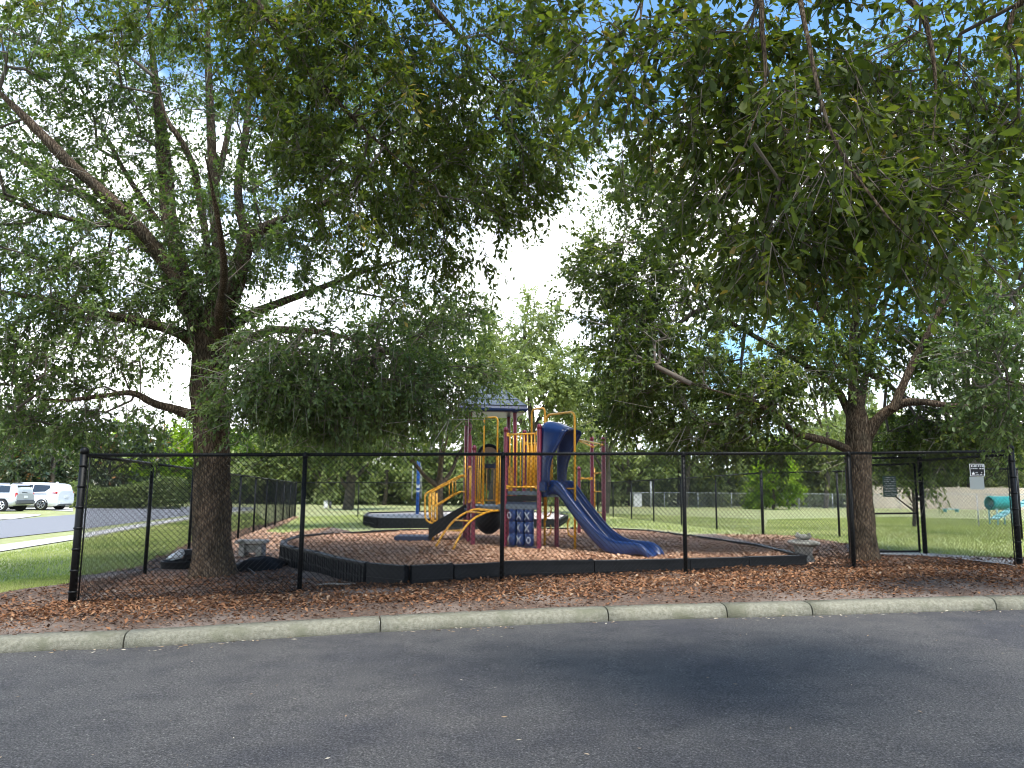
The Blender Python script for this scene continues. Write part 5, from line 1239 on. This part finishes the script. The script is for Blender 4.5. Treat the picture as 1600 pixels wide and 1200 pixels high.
def tree(name, label, base, trunk, limbs, terms, leaf, ntw=6, tw=(.3, .7), nleaf=20, ll=.07, lw=.36, tpl=LEAF4, bark='bark', tn=40, rough=.10, flare=.7, group=None, taper=.0055, extra=None, spread=.9, droop=.25,
         bare=0, moss=0, moss_len=(.2, .6), twm='twig', ln_=14, single=0, cat='tree', deadtw=0, sag=0, up=0, keep=None, leafspread=.6, wander=.12):
    th = T(name, label, cat, base, group)
    tp = spline(trunk, 26 if tn > 24 else 6); V, Fc = limb_mesh(tp, tn, rough, flare, seed=len(label))
    tk = O('trunk', mesh_np(V, Fc, 'trunk', smooth=True), M[bark], th)
    LS = [tp]
    for L in limbs:
        sp = spline(L, 8); k_ = len(sp) // 4; sp[-k_:, 3] *= np.linspace(1, .3, k_); V, Fc = limb_mesh(sp, ln_, rough * .9, 0, seed=3); O('limb', mesh_np(V, Fc, 'limb', smooth=True), M[bark], th); LS.append(sp)
    tops = [L[int(len(L) * .55):] if i == 0 else L[int(len(L) * .18):] for i, L in enumerate(LS)]
    paths, E, Dr, NPs = grow(tops, terms, taper, sag=sag, up=up, wander=wander)
    if paths:
        V, Fc = tubes_np(paths, 5 if tn < 30 else 6); O('branches', mesh_np(V, Fc, 'branches', smooth=True), M[bark if tn < 24 else 'twig' if bark != 'bark2' else bark], th, kind='stuff')
    cen = np.mean(terms, 0)
    (V, Fc), lf = sprays(E, Dr, ntw, tw[0], tw[1], nleaf, ll, lw, spread, droop, cen, tpl, bare=bare, leafspread=leafspread)
    if tn > 16: O('twigs', mesh_np(V, Fc, 'twigs', smooth=True), M[twm], th, kind='stuff')
    if deadtw:
        k = RNG.integers(0, len(E), deadtw); (V, Fc), _ = sprays(E[k] + RNG.normal(0, .3, (deadtw, 3)), Dr[k], 3, .3, .9, 1, .01, .3, 1.3, .15, None, twr=.0042)
        O('dead_twigs', mesh_np(V, Fc, 'dead_twigs', smooth=True), M['dtwig'], th, kind='stuff')
    if single:     # the largest leaves one by one, the rest as one mass
        lp = lf[0]; rel = lp - np.array([0, 0, CAMZ]); dist = np.linalg.norm(rel, axis=1); dep = rel @ CF; uu = 800 + F * (rel @ CR) / dep; vv = 600 - F * (rel @ CU) / dep
        vis = (dep > .5) & (uu > 0) & (uu < 1600) & (vv > 0) & (vv < 1200); sc_ = np.where(vis, lf[3] / dist, 0); o_ = np.argsort(-sc_); pick = o_[:single]; rest = o_[single:]
        X, Y, Z = frames(lf[1], lf[2]); base_me = None; w0 = worldloc(th)
        mes = []
        for q in range(6):
            tv, tf = tpl; me = mesh_np(tv * np.array([1, 1, 1]), tf, 'leaf', np.full(len(tv), q / 6 + .05)); me.materials.append(M[leaf]); mes.append(me)
        for q, i in enumerate(pick.tolist()):
            o = bpy.data.objects.new('leaf', mes[min(5, int(lf[5][i] * 6))]); COL.objects.link(o); o.parent = th
            mt = Matrix((tuple(X[i] * lf[3][i]), tuple(Y[i] * lf[4][i]), tuple(Z[i] * lf[4][i]))).transposed().to_4x4(); mt.translation = Vector(lp[i]) - w0; o.matrix_local = mt
        lf = tuple(a[rest] for a in lf)
    if extra is not None:      # unseen crown added overhead, out of the picture
        pa, E2, D2, _ = grow(tops, extra, taper * 1.6)
        V, Fc = tubes_np(pa, 4); O('unseen_branches', mesh_np(V, Fc, 'unseen_branches', smooth=True), M['twig'], th, kind='stuff')
        _, l2 = sprays(E2, D2, 5, .3, .9, 12, .17, .42, 1.0, .2, None)
        O('unseen_crown', scatter_mesh(LEAF4, *l2, name='unseen_crown'), M[leaf], th, kind='stuff')
    cr = O('crown', scatter_mesh(tpl, *lf, name='crown'), M[leaf], th, kind='stuff')
    if moss: O('hanging_moss', moss_mesh(NPs[-max(10, len(NPs) // 2):] if keep is None else keep, moss, *moss_len), M['moss'], th, kind='stuff')
    return th, E
def blob(x, y, z, rx, ry, rz, n):
    p = unit(RNG.normal(size=(n, 3))) * (RNG.uniform(0, 1, (n, 1)) ** (1 / 2.4)); return np.array([x, y, z]) + p * np.array([rx, ry, rz])
def px3(rows):
    """rows (u, v, D, width px) -> (x, y, z, r)"""
    rows = [(u, v, D, w * (.84 if w > 38 else .72)) for u, v, D, w in rows]
    return np.array([[*PD(u, v, D), w / 2 * D / F] for u, v, D, w in rows])

# ---- big left oak
tr = px3([(332, 896, 12.6, 68), (332, 880, 12.6, 66), (331, 820, 12.6, 64), (331, 760, 12.6, 61), (331, 700, 12.6, 60), (331, 655, 12.6, 64), (326, 600, 12.6, 63), (331, 545, 12.6, 68), (338, 500, 12.6, 60), (345, 455, 12.6, 40)])
tr[0, 2] -= .15
lm = [px3(r) for r in (
    [(330, 540, 12.6, 44), (305, 480, 12.8, 36), (283, 420, 13.0, 34), (266, 350, 13.2, 33), (258, 270, 13.4, 32), (252, 200, 13.6, 26), (240, 100, 13.8, 20), (225, -60, 14, 12)],
    [(338, 500, 12.6, 40), (342, 430, 12.7, 28), (336, 340, 12.9, 23), (332, 260, 13.0, 22), (328, 160, 13.1, 18), (325, 60, 13.2, 14), (330, -80, 13.3, 8)],
    [(345, 500, 12.6, 42), (368, 450, 12.4, 34), (382, 400, 12.3, 30), (395, 368, 12.2, 28), (430, 347, 12.1, 18), (485, 330, 12.0, 14), (560, 285, 12.0, 10), (640, 250, 12, 6)],
    [(388, 390, 12.3, 22), (372, 300, 12.6, 18), (385, 200, 12.8, 16), (392, 110, 13, 12), (400, 0, 13.2, 8)],
    [(318, 530, 12.6, 36), (285, 470, 12.3, 32), (255, 405, 12.0, 30), (215, 355, 11.8, 28), (165, 305, 11.6, 26), (112, 258, 11.4, 24), (60, 205, 11.2, 22), (5, 150, 11.0, 18), (-60, 90, 10.8, 12)],
    [(300, 505, 12.6, 26), (262, 420, 13.0, 24), (205, 365, 13.2, 22), (140, 312, 13.4, 18), (80, 282, 13.6, 14), (5, 232, 13.8, 12), (-60, 200, 14, 9)],
    [(316, 545, 12.6, 34), (280, 520, 12.3, 26), (230, 505, 12.0, 22), (160, 490, 11.8, 17), (80, 470, 11.5, 13), (0, 455, 11.3, 9), (-70, 440, 11.2, 6)],
    [(322, 662, 12.55, 34), (300, 650, 12.5, 26), (275, 640, 12.3, 20), (240, 630, 12.1, 16), (205, 614, 11.9, 13), (150, 620, 11.6, 10), (80, 625, 11.4, 8), (10, 600, 11.2, 5)],
    [(348, 550, 12.6, 30), (385, 532, 12.5, 22), (425, 516, 12.3, 18), (470, 517, 12.1, 15), (520, 522, 12, 12), (590, 545, 11.9, 8)],
    [(350, 520, 12.6, 28), (390, 492, 12.9, 22), (440, 472, 13.2, 17), (500, 450, 13.5, 13), (580, 420, 13.8, 9), (660, 400, 14, 6)],
    [(330, 450, 12.8, 20), (320, 360, 12.9, 17), (310, 298, 13.0, 16), (300, 255, 12.8, 15), (280, 215, 12.6, 13), (262, 188, 12.5, 10), (240, 120, 12.4, 7)],
    [(334, 300, 13.0, 14), (352, 230, 13.2, 13), (362, 180, 13.3, 11), (390, 110, 13.5, 8)],
    [(250, 350, 13.3, 14), (215, 300, 13.5, 12), (185, 250, 13.7, 10), (150, 180, 14, 7)],
    [(340, 540, 12.5, 34), (345, 480, 11.6, 22), (350, 420, 10.6, 16), (340, 340, 9.8, 12), (320, 240, 9.2, 8)],
    [(340, 540, 12.8, 34), (350, 480, 14.0, 22), (360, 430, 15.4, 16), (380, 360, 16.4, 12)],
    [(215, 356, 11.8, 14), (150, 350, 11.6, 11), (60, 330, 11.4, 9), (-20, 300, 11.2, 6)])]
C = [ell(*a) for a in (
    (60, 120, 12, 170, 150, 2.2, 105), (230, 60, 13, 180, 130, 2.4, 95), (430, 100, 12.6, 170, 140, 2.4, 80), (60, 330, 12.2, 140, 120, 2.2, 90), (190, 230, 13.6, 150, 130, 1.8, 66), (300, 300, 14, 160, 150, 1.8, 40),
    (560, 260, 12, 150, 130, 2.2, 85), (440, 300, 13.6, 100, 120, 1.8, 40), (690, 300, 12.4, 130, 110, 2.0, 70), (800, 250, 12.8, 100, 90, 1.5, 38), (480, 400, 12.4, 110, 90, 2.0, 36),
    (60, 460, 11.8, 140, 80, 1.6, 75), (160, 520, 12, 130, 60, 1.8, 46), (60, 570, 11.6, 140, 50, 1.6, 60), (70, 650, 11.8, 110, 36, 1.4, 46), (215, 640, 12, 60, 30, 1.0, 9),
    (320, 440, 12.3, 90, 100, .8, 60), (360, 330, 12.6, 110, 110, 1.4, 50), (230, 420, 12.4, 110, 90, 1.6, 50), (350, 640, 11.9, 60, 35, .5, 13), (440, 600, 11.4, 90, 60, 1.2, 80), (520, 640, 11.8, 80, 45, 1.2, 56), (470, 540, 12, 110, 45, 1.6, 62), (600, 570, 12.2, 90, 60, 1.5, 78), (640, 480, 12.6, 110, 60, 1.6, 50), (655, 620, 12.4, 75, 40, 1.1, 36), (740, 600, 12.9, 45, 38, .8, 14), (-60, 300, 10, 60, 300, 3, 40))]
terms = np.concatenate(C)
_, E1 = tree('oak_tree', 'big spreading oak with a thick ridged trunk inside the left end of the front fence', GP(332, 893), tr, lm, terms, 'oakb', ntw=7, tw=(.25, .75), nleaf=18, ll=.089, lw=.44, tn=72, rough=.12, flare=.75, moss=900, twm='twig', bare=.15, deadtw=500, taper=.0052, ln_=22)

# ---- right oak
tr = px3([(1352, 884, 13.8, 50), (1351, 870, 13.8, 48), (1347, 820, 13.8, 45), (1343, 770, 13.8, 43), (1340, 720, 13.8, 43), (1341, 690, 13.8, 46), (1340, 660, 13.8, 40), (1336, 620, 13.8, 26)])
tr[0, 2] -= .15
lm = [px3(r) for r in (
    [(1338, 700, 13.8, 30), (1335, 650, 13.9, 28), (1334, 600, 14.1, 22), (1332, 550, 14.3, 20), (1338, 480, 14.5, 16), (1345, 380, 14.8, 13), (1350, 250, 15, 9), (1355, 120, 15.2, 5)],
    [(1332, 706, 13.8, 20), (1300, 692, 13.6, 17), (1262, 682, 13.4, 16), (1240, 676, 13.2, 15), (1222, 656, 13.0, 13), (1200, 640, 12.9, 11), (1150, 620, 12.7, 8), (1080, 600, 12.5, 5)],
    [(1350, 690, 13.8, 30), (1372, 655, 13.6, 24), (1405, 632, 13.4, 20), (1440, 628, 13.1, 15), (1490, 634, 12.8, 12), (1560, 636, 12.4, 9), (1640, 630, 12, 6)],
    [(1395, 640, 13.4, 20), (1412, 600, 13.3, 17), (1430, 560, 13.2, 14), (1460, 500, 13, 11), (1500, 420, 12.8, 8), (1540, 330, 12.6, 5)],
    [(1335, 660, 13.9, 24), (1322, 635, 14.1, 18), (1300, 600, 14.3, 14), (1240, 560, 14.4, 12), (1170, 520, 14.5, 10), (1110, 480, 14.6, 8), (1060, 400, 14.7, 6), (1010, 300, 14.8, 4)],
    [(1334, 580, 14.1, 16), (1290, 500, 14.4, 13), (1240, 420, 14.6, 11), (1180, 320, 14.8, 8), (1130, 220, 15, 5)],
    [(1340, 660, 13.9, 22), (1350, 600, 15, 16), (1370, 520, 16, 12), (1400, 420, 16.8, 8)],
    [(1340, 540, 14.3, 14), (1380, 440, 14.6, 11), (1430, 320, 14.8, 8), (1470, 200, 15, 5)])]
C = [ell(*a) for a in (
    (970, 440, 14.5, 80, 80, 1.8, 84), (1000, 560, 14.3, 95, 80, 1.8, 92), (1050, 320, 14.8, 110, 100, 2, 80), (1000, 250, 15, 70, 90, 1.5, 30), (1110, 460, 14.2, 120, 90, 2, 80), (1120, 600, 13.6, 110, 70, 1.8, 60),
    (1180, 250, 15, 130, 120, 2, 60), (1240, 400, 14.6, 130, 110, 2.2, 60), (1380, 300, 15, 130, 130, 2.4, 70), (1500, 220, 14.6, 130, 150, 2.4, 70), (1330, 130, 15.2, 160, 80, 2, 50), (1200, 640, 13.2, 70, 40, 1.0, 30),
    (1290, 560, 13.5, 90, 60, 1.2, 34), (1400, 560, 14.8, 110, 60, 2, 40), (1490, 480, 14, 100, 80, 2, 50), (1480, 660, 14.8, 100, 50, 1.8, 62), (1430, 700, 15.5, 80, 40, 1.2, 34), (1560, 620, 14, 80, 70, 2, 50), (1230, 700, 13.8, 60, 22, .8, 12), (1100, 680, 14.0, 90, 26, 1.2, 26), (990, 640, 14.6, 50, 35, 1.2, 22), (1330, 470, 14.2, 120, 60, 1.6, 34))]
terms = np.concatenate(C)
tree('oak_tree', 'oak with a leaning forked trunk beside the gate at the right', GP(1352, 880), tr, lm, terms, 'oak', ntw=7, tw=(.25, .7), nleaf=22, ll=.094, lw=.52, tn=60, rough=.11, flare=.5, moss=300, deadtw=800, bare=.10, taper=.0056, ln_=20)

# ---- near tree entering from the right edge
base = np.array([9.3, 10.2, 0]); base[2] = G(9.3, 10.2)
tr = np.array([[9.3, 10.2, base[2] - .1, .22], [9.3, 10.2, base[2] + 1, .19], [9.25, 10.2, base[2] + 2.2, .17], [9.2, 10.1, base[2] + 4, .12], [9.1, 10, base[2] + 6, .06]])
lm = [np.vstack([[9.25, 10.2, 2.3, .10], px3([(1680, 640, 9.4, 12), (1620, 610, 9.0, 8), (1560, 590, 8.8, 5)])]), np.vstack([[9.2, 10.1, 3.6, .09], px3([(1690, 500, 9.6, 11), (1620, 450, 9.4, 8), (1560, 420, 9.2, 4)])])]
terms = np.concatenate([ell(*a) for a in ((1560, 520, 9.2, 80, 60, .8, 38), (1600, 640, 9.4, 90, 45, .8, 34), (1580, 420, 9.6, 70, 60, .8, 30), (1530, 580, 9.0, 60, 40, .6, 20), (1640, 520, 9.6, 80, 160, 1.2, 40), (1640, 350, 10, 90, 120, 1.2, 30))])
tree('oak_tree', 'young oak with lighter leaves leaning in from the right edge before the gate', base, tr, lm, terms, 'oakb', ntw=5, tw=(.2, .5), nleaf=16, ll=.075, lw=.42, tpl=LEAF8, tn=24, rough=.08, flare=.4, taper=.005, extra=blob(9.6, 10.2, 5.6, 1.9, 1.9, 1.8, 90))

# ---- two large trees behind the camera whose boughs hang into view
bx = np.array([4.2, -3.6, 0]); bx[2] = G(4.2, 0)
tr = np.array([[4.2, -3.6, bx[2] - .1, .34], [4.2, -3.6, bx[2] + 1.2, .29], [4.1, -3.5, bx[2] + 2.6, .27], [4.0, -3.2, bx[2] + 4.2, .22], [3.9, -2.8, 6.0, .16], [3.9, -2.5, 8.0, .08]])
zt = lambda u, v, D, w: np.array([*PD(u, v, D), w])
lm = [np.array([[4.0, -3.2, 4.3, .17], [3.4, -1.6, 5.4, .14], [2.5, .6, 6.0, .12], [1.9, 2.6, 5.6, .09], zt(1205, -90, 4.6, .034), zt(1190, 20, 4.4, .018), zt(1195, 130, 4.3, .012), zt(1160, 240, 4.2, .007)]),
      np.array([[4.0, -3.0, 4.9, .16], [3.9, -1.2, 5.9, .13], [3.4, 1.0, 6.1, .11], [2.9, 3.2, 5.4, .08], zt(1400, -80, 4.6, .030), zt(1445, 30, 4.4, .017), zt(1462, 140, 4.3, .011), zt(1450, 290, 4.2, .006)]),
      np.array([[3.9, -2.8, 5.6, .13], [2.9, -.8, 6.6, .11], [1.4, 1.2, 6.6, .09], [.8, 3.0, 5.7, .06], zt(1010, -70, 4.9, .03), zt(1000, 40, 4.8, .014)]),
      np.array([[4.0, -3.1, 4.8, .13], [4.6, -1.2, 5.6, .11], [4.8, 1.0, 5.6, .09], [4.3, 3.0, 4.9, .06], zt(1620, -20, 4.6, .03), zt(1590, 120, 4.5, .014)]),
      np.array([zt(1240, -60, 4.4, .020), zt(1262, 60, 4.1, .013), zt(1300, 210, 3.9, .009), zt(1380, 330, 3.8, .006), zt(1440, 390, 3.8, .004)])]
ov = np.concatenate([ell(*a) for a in ((880, 20, 5.2, 70, 50, .6, 7), (950, 90, 5.0, 110, 80, .7, 14), (1050, 130, 4.9, 130, 110, .8, 22), (1100, 20, 5.0, 180, 70, 1.0, 26), (1150, 240, 4.9, 110, 130, .9, 26), (1250, 140, 4.9, 150, 150, 1.0, 38), (1270, 310, 4.6, 140, 95, .8, 32), (1400, 180, 5.2, 160, 170, 1.3, 44), (1410, 310, 4.6, 120, 90, .8, 26), (1540, 140, 5.4, 140, 170, 1.4, 42), (1550, 310, 5.6, 110, 110, 1.0, 22), (1180, 390, 4.6, 60, 50, .4, 8), (1450, 400, 4.4, 60, 40, .4, 5), (1320, 400, 4.6, 60, 30, .4, 4), (1000, -120, 5, 260, 80, .8, 26), (1400, -120, 4.6, 260, 80, .8, 30))])
tree('overhanging_tree', 'large tree whose drooping broad leaved boughs hang across the upper right', bx, tr, lm, ov, 'over', ntw=7, tw=(.18, .42), nleaf=10, ll=.082, lw=.46, tpl=LEAF8, tn=40, rough=.10, flare=.6, taper=.0022, single=300, spread=.95, droop=.6, leafspread=.8, up=-.05, wander=.2, twm='twig', ln_=14, extra=blob(3.4, -3.0, 8.0, 6.5, 5.6, 2.3, 420))  # extra: unseen dense crown added overhead to shade the road evenly
by = np.array([-5.0, -4.2, 0]); by[2] = G(-5, 0)
tr = np.array([[-5, -4.2, by[2] - .1, .36], [-5, -4.2, by[2] + 1.3, .31], [-4.9, -4.1, by[2] + 2.8, .28], [-4.7, -3.8, 4.8, .24], [-4.4, -3.4, 7.0, .16], [-4.2, -3.0, 9, .08]])
lm = [np.array([[-4.8, -3.9, 4.6, .2], [-3.9, -1.8, 6.0, .17], [-3.0, 1.0, 7.2, .14], [-2.3, 4.0, 7.3, .10], zt(350, -90, 7.6, .07), zt(430, 40, 7.8, .05), zt(500, 130, 8.0, .035), zt(600, 230, 8.2, .02), zt(680, 290, 8.3, .012)]),
      np.array([[-4.6, -3.6, 5.6, .18], [-3.2, -1.0, 7.4, .15], [-1.8, 2.0, 8.0, .12], [-.9, 5.0, 7.4, .08], zt(640, -60, 8.0, .05), zt(720, 60, 8.2, .03), zt(800, 150, 8.4, .015)]),
      np.array([[-4.4, -3.4, 6.4, .15], [-4.4, -.6, 7.8, .12], [-3.9, 2.6, 8.0, .09], [-3.2, 5.4, 7.0, .06], zt(300, -40, 8.4, .03), zt(330, 60, 8.4, .012)])]
ov = np.concatenate([ell(*a) for a in ((420, 40, 7.8, 150, 90, 1.2, 36), (540, 90, 8.2, 160, 130, 1.6, 52), (670, 60, 8.6, 160, 110, 1.6, 50), (600, 220, 8.6, 160, 120, 1.6, 52), (740, 190, 9.0, 140, 120, 1.5, 48), (820, 230, 9.0, 90, 100, 1.0, 26), (820, 90, 9.0, 90, 100, 1.0, 24), (720, 330, 8.8, 130, 80, 1.0, 30), (560, 340, 8.4, 110, 80, 1.0, 20), (870, 230, 9.0, 50, 60, .5, 7), (470, 200, 8.0, 90, 110, 1.0, 18), (200, 20, 8.2, 180, 60, 1, 18), (600, -120, 8, 340, 80, 1.2, 46))])
tree('overhanging_tree', 'large tree with dense dark boughs hanging into the top middle left', by, tr, lm, ov, 'over', ntw=7, tw=(.22, .55), nleaf=18, ll=.088, lw=.40, tpl=LEAF4, tn=40, rough=.10, flare=.6, taper=.0036, spread=.85, droop=.4, leafspread=.7, extra=blob(-4.6, -3.2, 8.8, 6.8, 5.6, 2.3, 420))  # extra: second unseen crown mass, added for even shade on the road

# ---- generic trees further back
def far_tree(name, label, u, v, top_v, width, leaf, D=None, n=70, ll=.2, ntw=5, nleaf=12, bark='bark2', low=.25, group=None, tw=(.4, 1.2), fork=4, tn=16, base=None, rxy=1.0, trunk_r=None):
    b = GP(u, v) if D is None else np.array([PD(u, v, D)[0], D, 0]); b[2] = G(b[0], b[1]); D = b[1]
    H = PD(u, top_v, D)[2] - b[2]; rw = width / 2 * D / F; r0 = trunk_r or H * .022
    ph = RNG.uniform(0, 6)
    tr = np.array([[b[0], b[1], b[2] - .2, r0 * 1.1], [b[0] + .02 * H, b[1], b[2] + H * .2, r0 * .9], [b[0] + .01 * H, b[1], b[2] + H * .45, r0 * .6], [b[0] - .02 * H, b[1], b[2] + H * .75, r0 * .3], [b[0], b[1], b[2] + H * .93, r0 * .08]])
    lm = []
    for k in range(fork):
        an = ph + 2 * pi * k / fork; z0 = b[2] + H * RNG.uniform(.18, .4); r1 = rw * RNG.uniform(.45, .7)
        lm.append(np.array([[b[0], b[1], z0, r0 * .5], [b[0] + math.cos(an) * r1 * .5, b[1] + math.sin(an) * r1 * .5, z0 + H * .14, r0 * .35], [b[0] + math.cos(an) * r1, b[1] + math.sin(an) * r1, z0 + H * .30, r0 * .15]]))
    P = []
    lob = [(RNG.uniform(-1, 1), RNG.uniform(-1, 1), RNG.uniform(low + .1, .86), RNG.uniform(.30, .5)) for _ in range(9)]
    while len(P) < n:
        a, c, z, s = lob[RNG.integers(0, 9)]; f = max(.15, math.sin(pi * min(1, max(.02, (z - low * .5) / (1.02 - low * .5)))) ** .7)
        q = np.array([a * .62 * f * rw, c * .62 * f * rw * rxy, z * H]) + unit(RNG.normal(size=3)) * RNG.uniform(.3, 1) * s * np.array([rw, rw * rxy, H * .42])
        if low * H * .7 < q[2] < H * .97: P.append(b + q)
    tree(name, label, b, tr, lm, np.array(P), leaf, ntw=ntw, tw=tw, nleaf=nleaf, ll=ll, lw=.5, bark=bark, tn=tn, rough=.05, flare=0, group=group, taper=.010, ln_=8)
# oak behind the play structure inside the fence
tr = px3([(688, 812, 30, 17), (687, 800, 30, 16), (686, 780, 30, 15), (686, 758, 30, 17), (688, 735, 30, 11), (690, 690, 30, 9), (692, 620, 30, 5)]); tr[0, 2] = G(tr[0, 0], 30) - .15
lm = [px3(r) for r in ([(684, 760, 30, 12), (665, 745, 29.6, 9), (645, 722, 29.2, 8), (615, 700, 29, 6), (560, 680, 28.6, 4)], [(690, 757, 30, 9), (706, 735, 30.4, 8), (720, 705, 30.8, 6), (760, 670, 31, 4)], [(686, 750, 30, 9), (690, 720, 29, 7), (700, 680, 28, 5)], [(640, 718, 29.2, 6), (620, 670, 29, 5), (600, 620, 28.8, 4)])]
terms = np.concatenate([ell(*a) for a in ((470, 640, 29, 75, 50, 2.4, 42), (560, 620, 29, 90, 60, 3, 60), (640, 560, 30, 100, 70, 3, 70), (700, 520, 30, 70, 50, 2.4, 34), (720, 640, 30, 60, 60, 2.4, 34), (610, 680, 29, 90, 30, 2.4, 36), (500, 690, 29, 70, 25, 2, 22))])
tree('oak_tree', 'round dark oak inside the fence directly behind the play structure', GP(688, 814), tr, lm, terms, 'oak', ntw=7, tw=(.4, 1.0), nleaf=20, ll=.17, lw=.5, tn=24, rough=.08, flare=.4, moss=500, taper=.009, moss_len=(.3, 1.0), bark='bark')
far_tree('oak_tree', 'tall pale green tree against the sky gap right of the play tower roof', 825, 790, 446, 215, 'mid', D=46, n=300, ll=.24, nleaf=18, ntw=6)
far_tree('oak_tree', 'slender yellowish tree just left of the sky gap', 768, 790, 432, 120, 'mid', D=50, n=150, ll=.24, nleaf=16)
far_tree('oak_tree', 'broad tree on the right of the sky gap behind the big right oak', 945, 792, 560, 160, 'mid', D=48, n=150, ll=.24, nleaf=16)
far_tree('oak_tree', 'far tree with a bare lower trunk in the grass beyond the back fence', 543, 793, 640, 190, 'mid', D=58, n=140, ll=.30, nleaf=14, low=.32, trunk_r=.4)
wood = 'trees of the woodland edge behind the field'
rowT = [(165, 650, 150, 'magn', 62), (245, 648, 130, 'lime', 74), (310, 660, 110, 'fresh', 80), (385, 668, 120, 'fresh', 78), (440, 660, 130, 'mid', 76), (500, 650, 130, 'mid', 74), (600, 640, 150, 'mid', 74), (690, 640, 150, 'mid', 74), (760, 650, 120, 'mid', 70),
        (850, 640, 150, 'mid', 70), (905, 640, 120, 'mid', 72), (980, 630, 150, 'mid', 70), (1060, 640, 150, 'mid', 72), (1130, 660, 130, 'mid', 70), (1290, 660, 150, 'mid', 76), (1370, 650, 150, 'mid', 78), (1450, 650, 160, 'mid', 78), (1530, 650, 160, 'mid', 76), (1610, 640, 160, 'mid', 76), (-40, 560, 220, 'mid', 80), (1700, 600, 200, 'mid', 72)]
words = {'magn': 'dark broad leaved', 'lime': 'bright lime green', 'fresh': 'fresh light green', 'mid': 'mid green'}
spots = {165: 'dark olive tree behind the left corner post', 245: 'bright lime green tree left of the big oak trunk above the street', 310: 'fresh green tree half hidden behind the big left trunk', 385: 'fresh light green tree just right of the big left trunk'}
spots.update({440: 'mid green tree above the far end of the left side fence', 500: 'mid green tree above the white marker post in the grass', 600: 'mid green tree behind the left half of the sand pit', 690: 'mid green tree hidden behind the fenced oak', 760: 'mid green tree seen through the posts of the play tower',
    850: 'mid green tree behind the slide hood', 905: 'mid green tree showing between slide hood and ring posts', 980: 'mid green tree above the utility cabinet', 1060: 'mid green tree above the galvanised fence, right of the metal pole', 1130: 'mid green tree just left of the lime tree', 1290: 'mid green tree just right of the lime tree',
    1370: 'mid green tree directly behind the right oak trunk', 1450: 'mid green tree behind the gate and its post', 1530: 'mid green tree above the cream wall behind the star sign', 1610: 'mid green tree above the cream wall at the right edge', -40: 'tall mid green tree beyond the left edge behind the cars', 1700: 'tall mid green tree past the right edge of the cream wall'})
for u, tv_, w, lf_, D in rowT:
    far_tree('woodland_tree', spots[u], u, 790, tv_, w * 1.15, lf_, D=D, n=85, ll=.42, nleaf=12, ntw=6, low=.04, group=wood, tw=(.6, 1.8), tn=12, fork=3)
far_tree('oak_tree', 'tall pale tree rising behind the left half of the right oak crown', 1070, 792, 400, 230, 'mid', D=67, n=130, ll=.38, nleaf=13, ntw=6, trunk_r=.2, low=.12)
far_tree('oak_tree', 'tall pale tree rising directly behind the trunk fork of the right oak', 1290, 792, 380, 260, 'mid', D=68, n=130, ll=.38, nleaf=13, ntw=6, trunk_r=.2, low=.12)
far_tree('oak_tree', 'tall pale tree standing behind the cream wall at the far right', 1520, 792, 380, 260, 'mid', D=72, n=120, ll=.40, nleaf=13, ntw=6)
far_tree('magnolia_tree', 'dark glossy magnolia with rusty leaves behind the parked cars', 75, 797, 622, 200, 'magn', D=57, n=170, ll=.34, nleaf=14, ntw=6, low=.05, tw=(.5, 1.3), tn=14)
far_tree('lime_tree', 'vivid yellow green tree seen under the right oak branches', 1208, 792, 686, 110, 'lime', D=62, n=110, ll=.3, nleaf=14, ntw=6, low=.06, tw=(.4, 1.1), tn=14)
far_tree('oak_tree', 'small leaning tree in the dog park seen through the gate', 1428, 826, 690, 150, 'oak', D=28, n=50, ll=.11, nleaf=16, ntw=6, low=.38, tw=(.3, .8), tn=16)
# hedges and low growth that close the gaps below the crowns
def hedge(name, label, us, v, hpx, D, leaf, n, ll=.28, dep=1.5, cat='hedge', group=None):
    x0 = (us[0] - 800) / F * D; x1 = (us[1] - 800) / F * D; H = hpx / F * D
    x = RNG.uniform(x0, x1, n); y = D + RNG.uniform(-dep, dep, n); g = zs(G, x, y)
    hh = H * (0.72 + .5 * np.array([noise.noise((a / H * .8, D * .1, 3)) for a in x.tolist()])); z = g + np.abs(RNG.uniform(0, 1, n)) ** .7 * hh
    d = unit(RNG.normal(size=(n, 3)) - [0, 0, .2]); u = unit(RNG.normal(size=(n, 3)) * .6 + [0, 0, 1]); l_ = ll * RNG.uniform(.6, 1.2, n)
    O(name, scatter_mesh(LEAF4, np.stack([x, y, z], 1), d, u, l_, l_ * .5, np.clip(RNG.beta(2, 2.5, n) + .25 * np.array([noise.noise((a * .5, c * .5, b_2 * .5)) for a, b_2, c in zip(x.tolist(), z.tolist(), y.tolist())]), 0, 1)), M[leaf], kind='stuff', label=label, cat=cat, group=group)
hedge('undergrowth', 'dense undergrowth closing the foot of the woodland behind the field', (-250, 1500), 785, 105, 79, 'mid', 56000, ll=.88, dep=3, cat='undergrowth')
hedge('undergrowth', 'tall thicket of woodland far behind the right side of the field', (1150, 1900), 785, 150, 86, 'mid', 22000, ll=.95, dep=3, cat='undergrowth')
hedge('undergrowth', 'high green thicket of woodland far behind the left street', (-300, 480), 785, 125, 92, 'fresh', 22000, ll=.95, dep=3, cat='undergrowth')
hedge('hedge', 'dark shrub mass beyond the street behind the left side fence', (128, 292), 795, 50, 56, 'mid', 12000, ll=.26, dep=1.2)
